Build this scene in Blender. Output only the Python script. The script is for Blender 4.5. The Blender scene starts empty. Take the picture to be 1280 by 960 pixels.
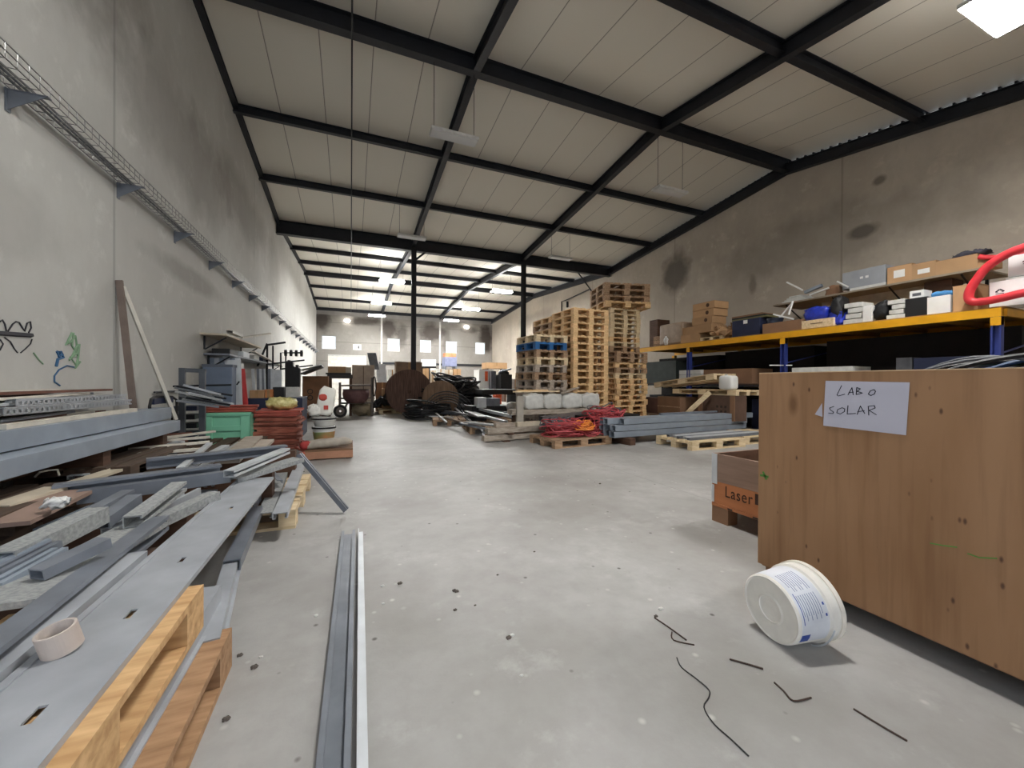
import bpy, bmesh, math, random
from mathutils import Vector, Matrix, noise
random.seed(7)
S = bpy.context.scene
COL = S.collection
R = math.radians

# ------------------------------------------------------------------ camera
F = 491.15; YAW, PIT, ROL = R(22.303), R(.233), R(.294); H = 1.07
def ray(px, py):
    u = (px-640)/F; v = (py-480)/F; z = 1
    c, s = math.cos(ROL), math.sin(ROL); x, y = u*c+v*s, -u*s+v*c
    c, s = math.cos(PIT), math.sin(PIT); y, z = y*c+z*s, -y*s+z*c
    c, s = math.cos(YAW), math.sin(YAW)
    return Vector((x*c+z*s, -x*s+z*c, -y))
O = Vector((0, 0, H))
def onX(px, py, X): d = ray(px, py); return O+d*(X/d.x)
def onY(px, py, Y): d = ray(px, py); return O+d*(Y/d.y)
def onZ(px, py, Z): d = ray(px, py); return O+d*((Z-H)/d.z)
cam = bpy.data.objects.new('camera', bpy.data.cameras.new('camera')); COL.objects.link(cam)
cam.data.sensor_width = 36; cam.data.lens = F/1280*36; cam.data.clip_start = .05
cr = (ray(641, 480)-ray(640, 480)).normalized(); cf = ray(640, 480).normalized(); cu = cr.cross(cf)
M = Matrix((cr, cu, -cf)).transposed().to_4x4(); M.translation = O
cam.matrix_world = M
S.camera = cam

# ------------------------------------------------------------------ materials
def lin(c): return tuple(((x/255)/12.92 if x/255 <= .04045 else ((x/255+.055)/1.055)**2.4) for x in c)+(1,)
MATS = {}
def mat(name, rgb, rough=.7, metal=0, amp=.15, scale=6, rgb2=None, obj=.0, stretch=None, bump=0, bscale=40, alpha=None, spec=.5):
    if name in MATS: return MATS[name]
    m = bpy.data.materials.new(name); m.use_nodes = True; nt = m.node_tree; N = nt.nodes; L = nt.links
    b = N['Principled BSDF']; b.inputs['Roughness'].default_value = rough; b.inputs['Metallic'].default_value = metal
    b.inputs['Specular IOR Level'].default_value = spec
    tc = N.new('ShaderNodeTexCoord'); mp = N.new('ShaderNodeMapping'); L.new(tc.outputs['Object'], mp.inputs[0])
    if stretch: mp.inputs['Scale'].default_value = stretch
    nz = N.new('ShaderNodeTexNoise'); nz.inputs['Scale'].default_value = scale; nz.inputs['Detail'].default_value = 5
    L.new(mp.outputs[0], nz.inputs[0])
    r = N.new('ShaderNodeValToRGB'); r.color_ramp.elements[0].position = .3; r.color_ramp.elements[1].position = .7
    c1 = lin(rgb); c2 = lin(rgb2) if rgb2 else tuple(min(1, x*(1+amp)) for x in c1[:3])+(1,)
    r.color_ramp.elements[0].color = tuple(x*(1-amp) for x in c1[:3])+(1,); r.color_ramp.elements[1].color = c2
    L.new(nz.outputs[0], r.inputs[0]); out = r.outputs[0]
    if obj:
        oi = N.new('ShaderNodeObjectInfo'); mr = N.new('ShaderNodeMapRange'); mr.inputs[3].default_value = 1-obj; mr.inputs[4].default_value = 1+obj
        L.new(oi.outputs['Random'], mr.inputs[0])
        hs = N.new('ShaderNodeHueSaturation'); L.new(mr.outputs[0], hs.inputs['Value']); L.new(out, hs.inputs['Color']); out = hs.outputs[0]
    L.new(out, b.inputs['Base Color'])
    if bump:
        n2 = N.new('ShaderNodeTexNoise'); n2.inputs['Scale'].default_value = bscale; n2.inputs['Detail'].default_value = 6
        L.new(mp.outputs[0], n2.inputs[0]); bp = N.new('ShaderNodeBump'); bp.inputs['Strength'].default_value = bump
        L.new(n2.outputs[0], bp.inputs['Height']); L.new(bp.outputs[0], b.inputs['Normal'])
    if alpha is not None: b.inputs['Alpha'].default_value = alpha
    MATS[name] = m; return m
def emit(name, rgb, st):
    if name in MATS: return MATS[name]
    m = bpy.data.materials.new(name); m.use_nodes = True; b = m.node_tree.nodes['Principled BSDF']
    b.inputs['Base Color'].default_value = lin(rgb); b.inputs['Emission Color'].default_value = lin(rgb); b.inputs['Emission Strength'].default_value = st
    MATS[name] = m; return m
galv = mat('galvanised', (168, 172, 178), .45, .2, .16, 5, obj=.10, stretch=(1, 1, 1), bump=.03)
galvd = mat('galvanised_dark', (118, 123, 132), .42, .25, .2, 6, obj=.10)
galvb = mat('galvanised_blue', (146, 156, 168), .45, .2, .12, 4, obj=.05)
galvw = mat('galvanised_pale', (198, 202, 206), .45, .15, .12, 7, obj=.07)
galvdirt = mat('galvanised_dusty', (136, 139, 140), .7, .1, .08, 70, rgb2=(166, 168, 167), obj=.06)
steel = mat('dark_steel', (30, 32, 38), .55, .2, .25, 4)
steelcol = mat('column_steel', (26, 27, 31), .5, .2, .2, 3)
black = mat('black', (22, 22, 24), .6, 0, .2, 5)
blackcab = mat('black_cable', (26, 27, 31), .5, 0, .2, 9, obj=.15)
pw = mat('pallet_wood', (218, 176, 122), .8, 0, .16, 5, obj=.12, stretch=(1, 6, 6), rgb2=(238, 202, 154))
pwl = mat('pallet_pale', (218, 192, 150), .8, 0, .14, 5, obj=.1, stretch=(1, 6, 6), rgb2=(232, 212, 176))
pwb = mat('pallet_brown', (150, 118, 90), .85, 0, .2, 5, obj=.12, stretch=(1, 6, 6), rgb2=(184, 154, 124))
pwg = mat('pallet_grey', (158, 144, 130), .85, 0, .2, 5, obj=.1, stretch=(1, 6, 6), rgb2=(186, 172, 158))
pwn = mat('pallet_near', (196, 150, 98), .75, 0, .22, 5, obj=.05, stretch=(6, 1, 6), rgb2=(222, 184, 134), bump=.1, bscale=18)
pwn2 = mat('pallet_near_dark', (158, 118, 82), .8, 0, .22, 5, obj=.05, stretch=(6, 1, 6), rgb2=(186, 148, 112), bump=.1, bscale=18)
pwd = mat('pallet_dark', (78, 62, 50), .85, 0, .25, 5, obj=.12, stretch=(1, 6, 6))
pblue = mat('pallet_blue', (28, 92, 150), .7, 0, .2, 5)
card = mat('cardboard', (178, 142, 104), .85, 0, .08, 4, obj=.14)
cardd = mat('cardboard_dark', (130, 98, 74), .85, 0, .1, 4, obj=.12)
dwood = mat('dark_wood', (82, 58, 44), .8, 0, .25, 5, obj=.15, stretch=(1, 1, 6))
timber = mat('grey_timber', (158, 146, 132), .85, 0, .25, 6, obj=.12, stretch=(1, 5, 5), rgb2=(190, 178, 164))
slatw = mat('white_slat', (206, 200, 188), .75, 0, .18, 9, obj=.12)
slatb = mat('brown_slat', (104, 66, 52), .8, 0, .3, 8, obj=.15)
redm = mat('oxide_red', (170, 84, 70), .75, 0, .2, 6, obj=.12)
redd = mat('formwork_red', (146, 76, 60), .8, 0, .3, 5, obj=.22, rgb2=(178, 112, 92))
green = mat('mint_plastic', (138, 210, 176), .45, 0, .06, 3)
white = mat('white_plastic', (226, 226, 224), .5, 0, .05, 6, obj=.03)
dirtyw = mat('dirty_white', (200, 200, 196), .6, 0, .12, 10, obj=.06)
creamm = mat('cream_board', (196, 184, 164), .75, 0, .15, 6)
yellowm = mat('rack_yellow', (226, 164, 24), .45, .1, .08, 5)
rackblue = mat('rack_blue', (44, 58, 128), .5, .1, .1, 5)
deckm = mat('rack_deck', (168, 128, 70), .8, 0, .12, 8)
hosered = mat('hose_red', (214, 52, 62), .45, 0, .06, 8)
bluem = mat('blue_plastic', (38, 58, 178), .45, 0, .25, 14)
navy = mat('navy_plastic', (30, 38, 66), .55, 0, .15, 6)
orange = mat('orange_paint', (226, 96, 48), .6, 0, .12, 6)
rustm = mat('mixer_rust', (116, 84, 84), .6, .2, .25, 8)
frameg = mat('frame_grey', (120, 112, 106), .6, .3, .2, 8)
redcab = mat('red_cable', (190, 78, 84), .55, 0, .15, 12, obj=.12)
orcab = mat('orange_cable', (232, 140, 60), .55, 0, .12, 12)
greycab = mat('grey_cable', (96, 98, 104), .55, 0, .15, 12)
paper = mat('paper', (184, 182, 194), .8, 0, .03, 3)
ink = mat('ink', (44, 44, 54), .8, 0, .05, 3)
foil = mat('grey_foil', (140, 146, 156), .35, .2, .2, 12)
yfoil = mat('yellow_foil', (206, 192, 96), .35, 0, .35, 18, rgb2=(236, 230, 170))
tapem = mat('tape_core', (196, 184, 176), .7, 0, .12, 14)
glassm = bpy.data.materials.new('window_glass'); glassm.use_nodes = True
_b = glassm.node_tree.nodes['Principled BSDF']; _b.inputs['Transmission Weight'].default_value = 1; _b.inputs['Roughness'].default_value = .15; _b.inputs['IOR'].default_value = 1.05
_b.inputs['Base Color'].default_value = (.95, .97, 1, 1)
lampon = emit('lamp_diffuser', (250, 248, 244), 54)
lampfar = emit('lamp_diffuser_far', (250, 250, 248), 72)
lampupn = emit('lamp_top_diffuser_near', (250, 248, 244), 4)
lampup = emit('lamp_top_diffuser', (250, 250, 248), 14)
lampoff = mat('lamp_cover', (205, 206, 206), .4, 0, .04, 4)

def concrete(name, base, dark, brown, axis, joints, patches=(), topdark=None, speck=0, big=.35):
    """cast concrete: two noise scales, thin panel joints on the given axes, brownish stain patches"""
    m = bpy.data.materials.new(name); m.use_nodes = True; nt = m.node_tree; N = nt.nodes; L = nt.links
    b = N['Principled BSDF']; b.inputs['Roughness'].default_value = .85; b.inputs['Specular IOR Level'].default_value = .25
    g = N.new('ShaderNodeNewGeometry'); sx = N.new('ShaderNodeSeparateXYZ'); L.new(g.outputs['Position'], sx.inputs[0])
    def math_(op, a, c=None, clamp=False):
        n = N.new('ShaderNodeMath'); n.operation = op; n.use_clamp = clamp
        for i, v in enumerate((a, c)):
            if v is None: continue
            if isinstance(v, (int, float)): n.inputs[i].default_value = v
            else: L.new(v, n.inputs[i])
        return n.outputs[0]
    def nz(scale, det=6, st=(1, 1, 1), rough=.55):
        mp = N.new('ShaderNodeMapping'); mp.inputs['Scale'].default_value = st; L.new(g.outputs['Position'], mp.inputs[0])
        n = N.new('ShaderNodeTexNoise'); n.inputs['Scale'].default_value = scale; n.inputs['Detail'].default_value = det; n.inputs['Roughness'].default_value = rough
        L.new(mp.outputs[0], n.inputs[0]); return n.outputs[0]
    def mix(f, a, c):
        n = N.new('ShaderNodeMix'); n.data_type = 'RGBA'; L.new(f, n.inputs[0])
        for i, v in ((6, a), (7, c)):
            if isinstance(v, tuple): n.inputs[i].default_value = v
            else: L.new(v, n.inputs[i])
        return n.outputs[2]
    def mr(v, a, c, d=0, e=1):
        n = N.new('ShaderNodeMapRange'); L.new(v, n.inputs[0])
        for i, w in enumerate((a, c, d, e)): n.inputs[i+1].default_value = w
        return n.outputs[0]
    col = mix(mr(nz(big), .35, .68), lin(base), lin(dark))
    fine = nz(7, 8, (1, 1, .6), .65)
    col = mix(mr(fine, .42, .75, 0, .45), col, lin(dark))
    light = nz(2.3, 8, (1, 1, 1), .7)
    col = mix(mr(light, .56, .72, 0, .5), col, tuple(min(1, x*1.25) for x in lin(base)[:3])+(1,))
    for (ax, c0, c1, w0, w1, amt) in patches:      # soft-edged stains that run down the wall (c0,w0 along the wall; c1,w1 in height)
        h = sx.outputs[ax]
        d1 = math_('DIVIDE', math_('SUBTRACT', h, c0), w0); d2 = math_('DIVIDE', math_('SUBTRACT', sx.outputs[2], c1), w1)
        d = math_('SQRT', math_('ADD', math_('MULTIPLY', d1, d1), math_('MULTIPLY', d2, d2)))
        d = math_('ADD', d, mr(nz(1.6, 6), 0, 1, -.6, .6))
        col = mix(mr(d, .55, 1.1, amt, 0), col, lin(brown))
    for ax, step, off, w in joints:
        v = math_('FRACT', math_('DIVIDE', math_('ADD', sx.outputs[ax], off), step))
        e = math_('MINIMUM', v, math_('SUBTRACT', 1.0, v))
        col = mix(mr(e, w/step*.3, w/step, .45, 0), col, lin(tuple(x*.7 for x in dark)))
    if speck:
        v = N.new('ShaderNodeTexVoronoi'); v.inputs['Scale'].default_value = 9; L.new(g.outputs['Position'], v.inputs[0])
        sel = N.new('ShaderNodeSeparateColor'); L.new(v.outputs['Color'], sel.inputs[0])
        k = math_('MULTIPLY', mr(v.outputs['Distance'], .05, .12, 1, 0), mr(sel.outputs[0], .70, .72))
        col = mix(k, col, lin((88, 84, 80)))
        v2 = N.new('ShaderNodeTexVoronoi'); v2.inputs['Scale'].default_value = 13; L.new(g.outputs['Position'], v2.inputs[0])
        s2 = N.new('ShaderNodeSeparateColor'); L.new(v2.outputs['Color'], s2.inputs[0])
        k2 = math_('MULTIPLY', mr(v2.outputs['Distance'], .06, .2, 1, 0), mr(s2.outputs[1], .8, .82))
        col = mix(k2, col, lin((186, 184, 180)))
    L.new(col, b.inputs['Base Color'])
    bp = N.new('ShaderNodeBump'); bp.inputs['Strength'].default_value = .12; bp.inputs['Distance'].default_value = .02
    L.new(fine, bp.inputs['Height']); L.new(bp.outputs[0], b.inputs['Normal'])
    return m
wallL = concrete('left_wall_concrete', (196, 196, 192), (176, 175, 171), (112, 104, 96), 1, [(1, 6.2, 1.0, .03)],
                 [(1, 4.6, 5.4, 1.2, 1.2, .55), (1, 7.2, 4.4, 2.6, .8, .4), (1, 3.6, 2.2, .9, .35, .2), (1, 7.4, 2.6, 1.5, .18, .4), (1, 10.5, 4.9, 3, .7, .35), (1, 14, 4.5, 1.2, 1, .3)])
wallR = concrete('right_wall_concrete', (188, 178, 164), (162, 152, 140), (86, 80, 74), 1, [(1, 5.13, -5.6, .03)],
                 [(1, 10.7, 5.0, .7, .8, .8), (1, 5.2, 4.5, .35, .16, .8), (1, 4.9, 5.5, .14, .12, .7), (1, 7.8, 3.9, .14, .3, .5), (1, 6, 4.6, 3.5, .8, .35), (1, 22, 5, 3, .5, .3)])
wallB = concrete('back_wall_concrete', (152, 148, 143), (134, 130, 125), (62, 54, 50), 0, [(0, 4.28, 2.2, .06), (2, 1.35, .2, .04)],
                 [(0, -1.9, 5.3, .6, .9, .85), (0, .9, 5.4, 1.2, .35, .7), (0, 2.6, 4.9, .7, .8, .8), (0, 3.5, 4.5, .5, .9, .6), (0, 5.7, 4.8, 1.0, .9, .8), (0, 6.9, 4.2, .35, 1.2, .5), (0, 8.8, 5.2, .8, .3, .6), (0, 10.1, 4.6, .6, 1.3, .9)])
floorm = concrete('floor_concrete', (172, 171, 169), (136, 133, 129), (124, 116, 108), 0, [(0, 5.2, 2.15, .006), (1, 5.0, .1, .006)], speck=1, big=.8); _fb = floorm.node_tree.nodes['Principled BSDF']; _fb.inputs['Roughness'].default_value = .54; _fb.inputs['Specular IOR Level'].default_value = .5

def roofmat():
    m = bpy.data.materials.new('roof_panels'); m.use_nodes = True; nt = m.node_tree; N = nt.nodes; L = nt.links
    b = N['Principled BSDF']; b.inputs['Roughness'].default_value = .6
    g = N.new('ShaderNodeNewGeometry'); sx = N.new('ShaderNodeSeparateXYZ'); L.new(g.outputs['Position'], sx.inputs[0])
    a = N.new('ShaderNodeMath'); a.operation = 'ADD'; a.inputs[1].default_value = 20.3; L.new(sx.outputs[0], a.inputs[0])
    d = N.new('ShaderNodeMath'); d.operation = 'DIVIDE'; d.inputs[1].default_value = .86; L.new(a.outputs[0], d.inputs[0])
    f = N.new('ShaderNodeMath'); f.operation = 'FRACT'; L.new(d.outputs[0], f.inputs[0])
    r = N.new('ShaderNodeValToRGB'); e = r.color_ramp.elements; e[0].position = 0; e[0].color = lin((70, 66, 60)); e[1].position = .028; e[1].color = lin((214, 209, 197))
    L.new(f.outputs[0], r.inputs[0]); L.new(r.outputs[0], b.inputs['Base Color'])
    return m
roofm = roofmat()

# ------------------------------------------------------------------ mesh helpers
class MB:
    def __init__(s): s.bm = bmesh.new()
    def box(s, x0, y0, z0, x1, y1, z1, M=None):
        vs = [s.bm.verts.new(Vector((x, y, z)) if M is None else M @ Vector((x, y, z))) for x in (x0, x1) for y in (y0, y1) for z in (z0, z1)]
        for f in ((0, 1, 3, 2), (4, 6, 7, 5), (0, 4, 5, 1), (2, 3, 7, 6), (0, 2, 6, 4), (1, 5, 7, 3)): s.bm.faces.new([vs[i] for i in f])
        return s
    def cbox(s, c, d, M=None): return s.box(c[0]-d[0]/2, c[1]-d[1]/2, c[2]-d[2]/2, c[0]+d[0]/2, c[1]+d[1]/2, c[2]+d[2]/2, M)
    def sweep(s, prof, p0, p1, roll=0, up=(0, 0, 1), hole=None):
        p0 = Vector(p0); p1 = Vector(p1); d = (p1-p0).normalized(); u = Vector(up)
        if abs(d.dot(u)) > .98: u = Vector((0, 1, 0))
        a = d.cross(u).normalized(); b = a.cross(d).normalized()
        c, sn = math.cos(roll), math.sin(roll); a, b = a*c+b*sn, b*c-a*sn
        def ring(P, q): return [s.bm.verts.new(P+a*x+b*y) for x, y in q]
        r0, r1 = ring(p0, prof), ring(p1, prof); n = len(prof)
        for i in range(n): s.bm.faces.new([r0[i], r0[(i+1) % n], r1[(i+1) % n], r1[i]])
        if hole:
            h0, h1 = ring(p0, hole), ring(p1, hole)
            for i in range(n):
                j = (i+1) % n
                s.bm.faces.new([h0[j], h0[i], h1[i], h1[j]]); s.bm.faces.new([r0[i], h0[i], h0[j], r0[j]]); s.bm.faces.new([r1[j], h1[j], h1[i], r1[i]])
        else: s.bm.faces.new(r0[::-1]); s.bm.faces.new(r1)
        return s
    def tube(s, pts, r, n=8, closed=False, caps=True):
        pts = [Vector(p) for p in pts]; m = len(pts); rings = []; prev = None
        for i, p in enumerate(pts):
            t = (pts[(i+1) % m]-pts[i-1]) if closed else (pts[min(i+1, m-1)]-pts[max(i-1, 0)])
            if t.length < 1e-9: t = Vector((0, 0, 1))
            t.normalize()
            if prev is None:
                prev = t.orthogonal().normalized()
            a = (prev-t*prev.dot(t))
            if a.length < 1e-6: a = t.orthogonal()
            a.normalize(); prev = a; b = t.cross(a)
            rr = r[i] if isinstance(r, (list, tuple)) else r
            rings.append([s.bm.verts.new(p+a*rr*math.cos(2*math.pi*k/n)+b*rr*math.sin(2*math.pi*k/n)) for k in range(n)])
        for i in range(m if closed else m-1):
            A, B = rings[i], rings[(i+1) % m]
            for k in range(n): s.bm.faces.new([A[k], A[(k+1) % n], B[(k+1) % n], B[k]])
        if not closed and caps: s.bm.faces.new(rings[0][::-1]); s.bm.faces.new(rings[-1])
        return s
    def lathe(s, prof, c=(0, 0, 0), n=32, M=None, closed=False):
        rings = []
        for rr, z in prof:
            rings.append([s.bm.verts.new((M or Matrix())@Vector((c[0]+rr*math.cos(2*math.pi*k/n), c[1]+rr*math.sin(2*math.pi*k/n), c[2]+z))) for k in range(n)])
        for A, B in zip(rings, rings[1:]+([rings[0]] if closed else [])):
            for k in range(n): s.bm.faces.new([A[k], A[(k+1) % n], B[(k+1) % n], B[k]])
        if not closed:
            s.bm.faces.new(rings[0][::-1]); s.bm.faces.new(rings[-1])
        return s
    def sup(s, c, r, e=.45, jit=0, n=24, sq=2, M=None):   # rounded pillow / bag
        def sp(v, p): return math.copysign(abs(v)**p, v)
        rings = []
        for i in range(1, n//2):
            ph = -math.pi/2+math.pi*i/(n//2); ring = []
            for k in range(n):
                th = 2*math.pi*k/n
                v = Vector((r[0]*sp(math.cos(ph), e)*sp(math.cos(th), e), r[1]*sp(math.cos(ph), e)*sp(math.sin(th), e), r[2]*sp(math.sin(ph), e)))
                if jit: v += Vector(noise.noise_vector((v+Vector(c))*(1.2/max(r))*sq))*jit
                v += Vector(c); ring.append(s.bm.verts.new((M @ v) if M else v))
            rings.append(ring)
        for A, B in zip(rings, rings[1:]):
            for k in range(n): s.bm.faces.new([A[k], A[(k+1) % n], B[(k+1) % n], B[k]])
        s.bm.faces.new(rings[0][::-1]); s.bm.faces.new(rings[-1]); return s
    def build(s, name, m, parent=None, smooth=False, bevel=0):
        bmesh.ops.recalc_face_normals(s.bm, faces=s.bm.faces)
        me = bpy.data.meshes.new(name); s.bm.to_mesh(me); s.bm.free()
        if smooth:
            for p in me.polygons: p.use_smooth = True
        if m: me.materials.append(m)
        o = bpy.data.objects.new(name, me); COL.objects.link(o)
        if parent: o.parent = parent
        if bevel:
            b = o.modifiers.new('bevel', 'BEVEL'); b.width = bevel; b.segments = 2; b.limit_method = 'ANGLE'
        return o
def tag(o, label, cat, group=None, kind=None):
    o['label'] = label; o['category'] = cat
    if group: o['group'] = group
    if kind: o['kind'] = kind
    return o
def thing(name, label, cat, loc=(0, 0, 0), rz=0, group=None, rot=None):
    o = bpy.data.objects.new(name, None); COL.objects.link(o); o.empty_display_size = .1
    o.location = loc; o.rotation_euler = rot or (0, 0, rz); return tag(o, label, cat, group)
def struct(name, mb, m): o = mb.build(name, m); o['kind'] = 'structure'; return o
def kids(o): return [c for c in bpy.data.objects if c.parent == o]
def copy_tree(o, parent=None):
    c = o.copy(); COL.objects.link(c)
    if parent: c.parent = parent
    for k in KIDS.get(o.name, []) or kids(o): copy_tree(k, c)
    return c
KIDS = {}
# section profiles (across, up); the top line of the section is at 0
def P_web_up(w, h, t=.006): a = w/2; return [(-a, 0), (a, 0), (a, -h), (a-t-.012, -h), (a-t-.012, -h+t), (a-t, -h+t), (a-t, -t), (-a+t, -t), (-a+t, -h+t), (-a+t+.012, -h+t), (-a+t+.012, -h), (-a, -h)]
def P_web_dn(w, h, t=.006): return [(x, -h-y) for x, y in P_web_up(w, h, t)][::-1]
def P_omega(w, h, t=.006):
    a = w/2; q = w*.28; top = [(-a, -h+t), (-q-t, -h+t), (-q-t, 0), (q+t, 0), (q+t, -h+t), (a, -h+t)]
    return top+[(a, -h), (q, -h), (q, -t), (-q, -t), (-q, -h), (-a, -h)]
def P_rect(w, h): a = w/2; return [(-a, 0), (a, 0), (a, -h), (-a, -h)]
def P_side(w, h, t=.006, l=.016): a = w/2; return [(-a, 0), (a, 0), (a, -l), (a-t, -l), (a-t, -t), (-a+t, -t), (-a+t, -h+t), (a-t, -h+t), (a-t, -h+l), (a, -h+l), (a, -h), (-a, -h)]
def P_angle(w, h, t=.006): a = w/2; return [(-a, 0), (a, 0), (a, -t), (-a+t, -t), (-a+t, -h), (-a, -h)]
def P_I(w, h, t=.02): a = w/2; k = t*.35; return [(-a, 0), (a, 0), (a, -t), (k, -t), (k, -h+t), (a, -h+t), (a, -h), (-a, -h), (-a, -h+t), (-k, -h+t), (-k, -t), (-a, -t)]
def P_tubeo(w, h): return P_rect(w, h)
def P_tubei(w, h, t=.006): a = w/2-t; return [(-a, -t), (a, -t), (a, -h+t), (-a, -h+t)]
PROF = {'C': P_web_up, 'U': P_web_dn, 'O': P_omega, 'L': P_angle, 'S': P_side}
def member(name, p0, p1, w, h, kind, m, label=None, cat=None, group=None, roll=0, parent=None):
    p0 = Vector(p0); p1 = Vector(p1); mid = (p0+p1)/2; mb = MB()
    if kind == 'P': mb.sweep(P_rect(w, h), p0-mid, p1-mid, roll)
    elif kind == 'T': mb.sweep(P_tubeo(w, h), p0-mid, p1-mid, roll, hole=P_tubei(w, h, .005))
    else: mb.sweep(PROF[kind](w, h), p0-mid, p1-mid, roll)
    o = mb.build(name, m, parent, bevel=.005 if kind == 'T' and w > .09 else 0); o.location = mid
    if label: tag(o, label, cat, group)
    return o

# ================================================================== SETTING
XL, XR, XR1, XR2 = -2.214, 10.62, 2.066, 6.345
YF, YB = -1.6, 30.2
ROOF = [(YF, 5.60), (6.84, 6.93), (14.47, 6.20), (22.4, 6.70), (YB, 6.18)]
def zr(y):
    for (a, za), (b, zb) in zip(ROOF, ROOF[1:]):
        if y <= b: return za+(zb-za)*(y-a)/(b-a)
    return ROOF[-1][1]
mb = MB(); mb.box(XL-.3, YF-.3, -.2, XR+.3, YB+.3, 0); struct('floor', mb, floorm)
mb = MB()
for (a, za), (b, zb) in zip(ROOF, ROOF[1:]):
    mb.sweep([(-(XR-XL)/2-.25, .08), ((XR-XL)/2+.25, .08), ((XR-XL)/2+.25, 0), (-(XR-XL)/2-.25, 0)], ((XL+XR)/2, a, za), ((XL+XR)/2, b, zb))
struct('ceiling', mb, roofm)
def sidewall(x0, x1, drop, tall_from=None):
    mb = MB(); ys = [YF-.2]+[p[0] for p in ROOF]+[YB+.2]
    top = [zr(max(YF, min(YB, y)))-(drop if y < 14 else drop*.5) for y in ys]
    bm = mb.bm
    A = [[bm.verts.new((x, y, z)) for y, z in zip(ys, top)] for x in (x0, x1)]
    B = [[bm.verts.new((x, y, 0)) for y in ys] for x in (x0, x1)]
    for i in range(len(ys)-1):
        bm.faces.new([A[0][i], A[0][i+1], A[1][i+1], A[1][i]]); bm.faces.new([B[0][i], B[1][i], B[1][i+1], B[0][i+1]])
        for s in (0, 1): bm.faces.new([A[s][i], B[s][i], B[s][i+1], A[s][i+1]])
    for i in (0, -1): bm.faces.new([A[0][i], A[1][i], B[1][i], B[0][i]])
    return mb
struct('wall_left', sidewall(XL-.2, XL, -.02), wallL)
struct('wall_right', sidewall(XR, XR+.2, .13), wallR)
def wall_holes(y0, y1, x0, x1, z0, z1, holes):
    xs = sorted({x0, x1, *[h[0] for h in holes], *[h[1] for h in holes]}); zs = sorted({z0, z1, *[h[2] for h in holes], *[h[3] for h in holes]})
    mb = MB()
    for a, b in zip(xs, xs[1:]):
        run = None
        for c, d in zip(zs, zs[1:]):
            mx, mz = (a+b)/2, (c+d)/2
            if any(h[0] < mx < h[1] and h[2] < mz < h[3] for h in holes): continue
            mb.box(a, y0, c, b, y1, d)
    return mb
WIN = []
for (xa, ya, xb, yb) in [(402, 419, 420, 438), (484.5, 423, 500, 439), (525, 425, 539, 440), (557.5, 425.5, 571.5, 440.5), (594, 427, 606.5, 441.5)]:
    p = onY(xa, ya, YB); q = onY(xb, yb, YB); WIN.append((p.x, q.x, 3.32, 4.27))
struct('wall_back', wall_holes(YB, YB+.2, XL, XR, 0, 5.72, WIN), wallB)
# profiled cladding strip above the far wall
mb = MB()
for i in range(64): x = XL+i*.2; mb.box(x, YB+.06+(.03 if i % 2 else 0), 5.70, x+.2, YB+.12, 6.2)
struct('trim_1', mb, mat('cladding', (150, 146, 142), .6, .1, .1, 3))
for i, (a, b, c, d) in enumerate(WIN):
    r = bpy.data.objects.new('window_%d' % (i+1), None); COL.objects.link(r); r.location = ((a+b)/2, YB+.1, (c+d)/2); r['kind'] = 'structure'
    w, h = (b-a)/2, (d-c)/2; mb = MB()
    for (u0, v0, u1, v1) in ((-w, -h, -w+.05, h), (w-.05, -h, w, h), (-w+.05, h-.05, w-.05, h), (-w+.05, -h, w-.05, -h+.05)): mb.box(u0, -.03, v0, u1, .03, v1)
    mb.build('window_frame', dirtyw, r)
    MB().box(-w+.05, -.004, -h+.05, w-.05, .004, h-.05).build('window_pane', glassm, r)
# front wall behind the camera with an unseen door opening, sized for cool daylight
UNSEEN_DOOR = (-1.9, 1.2, 0, 3.2)
struct('wall_front', wall_holes(YF-.2, YF, XL, XR, 0, 5.75, [UNSEEN_DOOR]), wallB)
# dark steel: purlins, girders, rafters, columns
def beam(p0, p1, w, h, t=.016, name='roof_beam', m=steel): return struct(name, MB().sweep(P_I(w, h, t), p0, p1), m)
for y, w, h in [(1.5, .1, .17), (4.19, .12, .2), (6.84, .16, .3), (9.5, .1, .17), (11.9, .1, .17), (14.47, .22, .42), (17.5, .1, .16), (20.0, .1, .16), (22.4, .14, .24), (24.8, .1, .16), (27.4, .1, .16), (30.05, .12, .2)]:
    beam((XL+.0, y, zr(y)-.01), (XR, y, zr(y)-.01), w, h)
for x in (XR1, XR2):
    for (a, za), (b, zb) in zip(ROOF, ROOF[1:]): beam((x, a, za-.03), (x, b, zb-.03), .13, .26, name='rafter')
for x, w in ((XL+.05, .1), (XR-.07, .14)):
    for (a, za), (b, zb) in zip(ROOF, ROOF[1:]): beam((x, a, za-(.10 if x > 0 else .01)), (x, b, zb-(.10 if x > 0 else .01)), w, .26 if x > 0 else .1, name='rafter')
for x in (XR1, XR2):
    st = MB().sweep(P_I(.16, .16, .014), (x, 14.47-.08, 0), (x, 14.47-.08, 5.8), up=(0, 1, 0)); st.box(x-.14, 14.33, 0, x+.14, 14.61, .02)
    struct('steel_column', st, steelcol)
mb = MB(); mb.tube([(XR1+.05, 14.47, 5.45), (XR1+.5, 14.47, 5.85)], .035); struct('brace', mb, steel)
mb = MB(); p = onY(722, 340, 14.47); mb.tube([(p.x, 14.47, 5.8), (p.x+.75, 14.47, 5.0)], .03); struct('brace', mb, steel)
# far wall rail and pipe
mb = MB(); mb.box(1.9, YB-.08, 2.35, 10.2, YB-.0, 2.50); struct('trim_2', mb, steel)
for x in (2.066, 6.345): struct('trim_%d' % (3 if x < 3 else 4), MB().box(x-.06, YB-.1, 0, x+.06, YB, 5.7), mat('pale_post', (206, 204, 200), .6))
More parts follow.
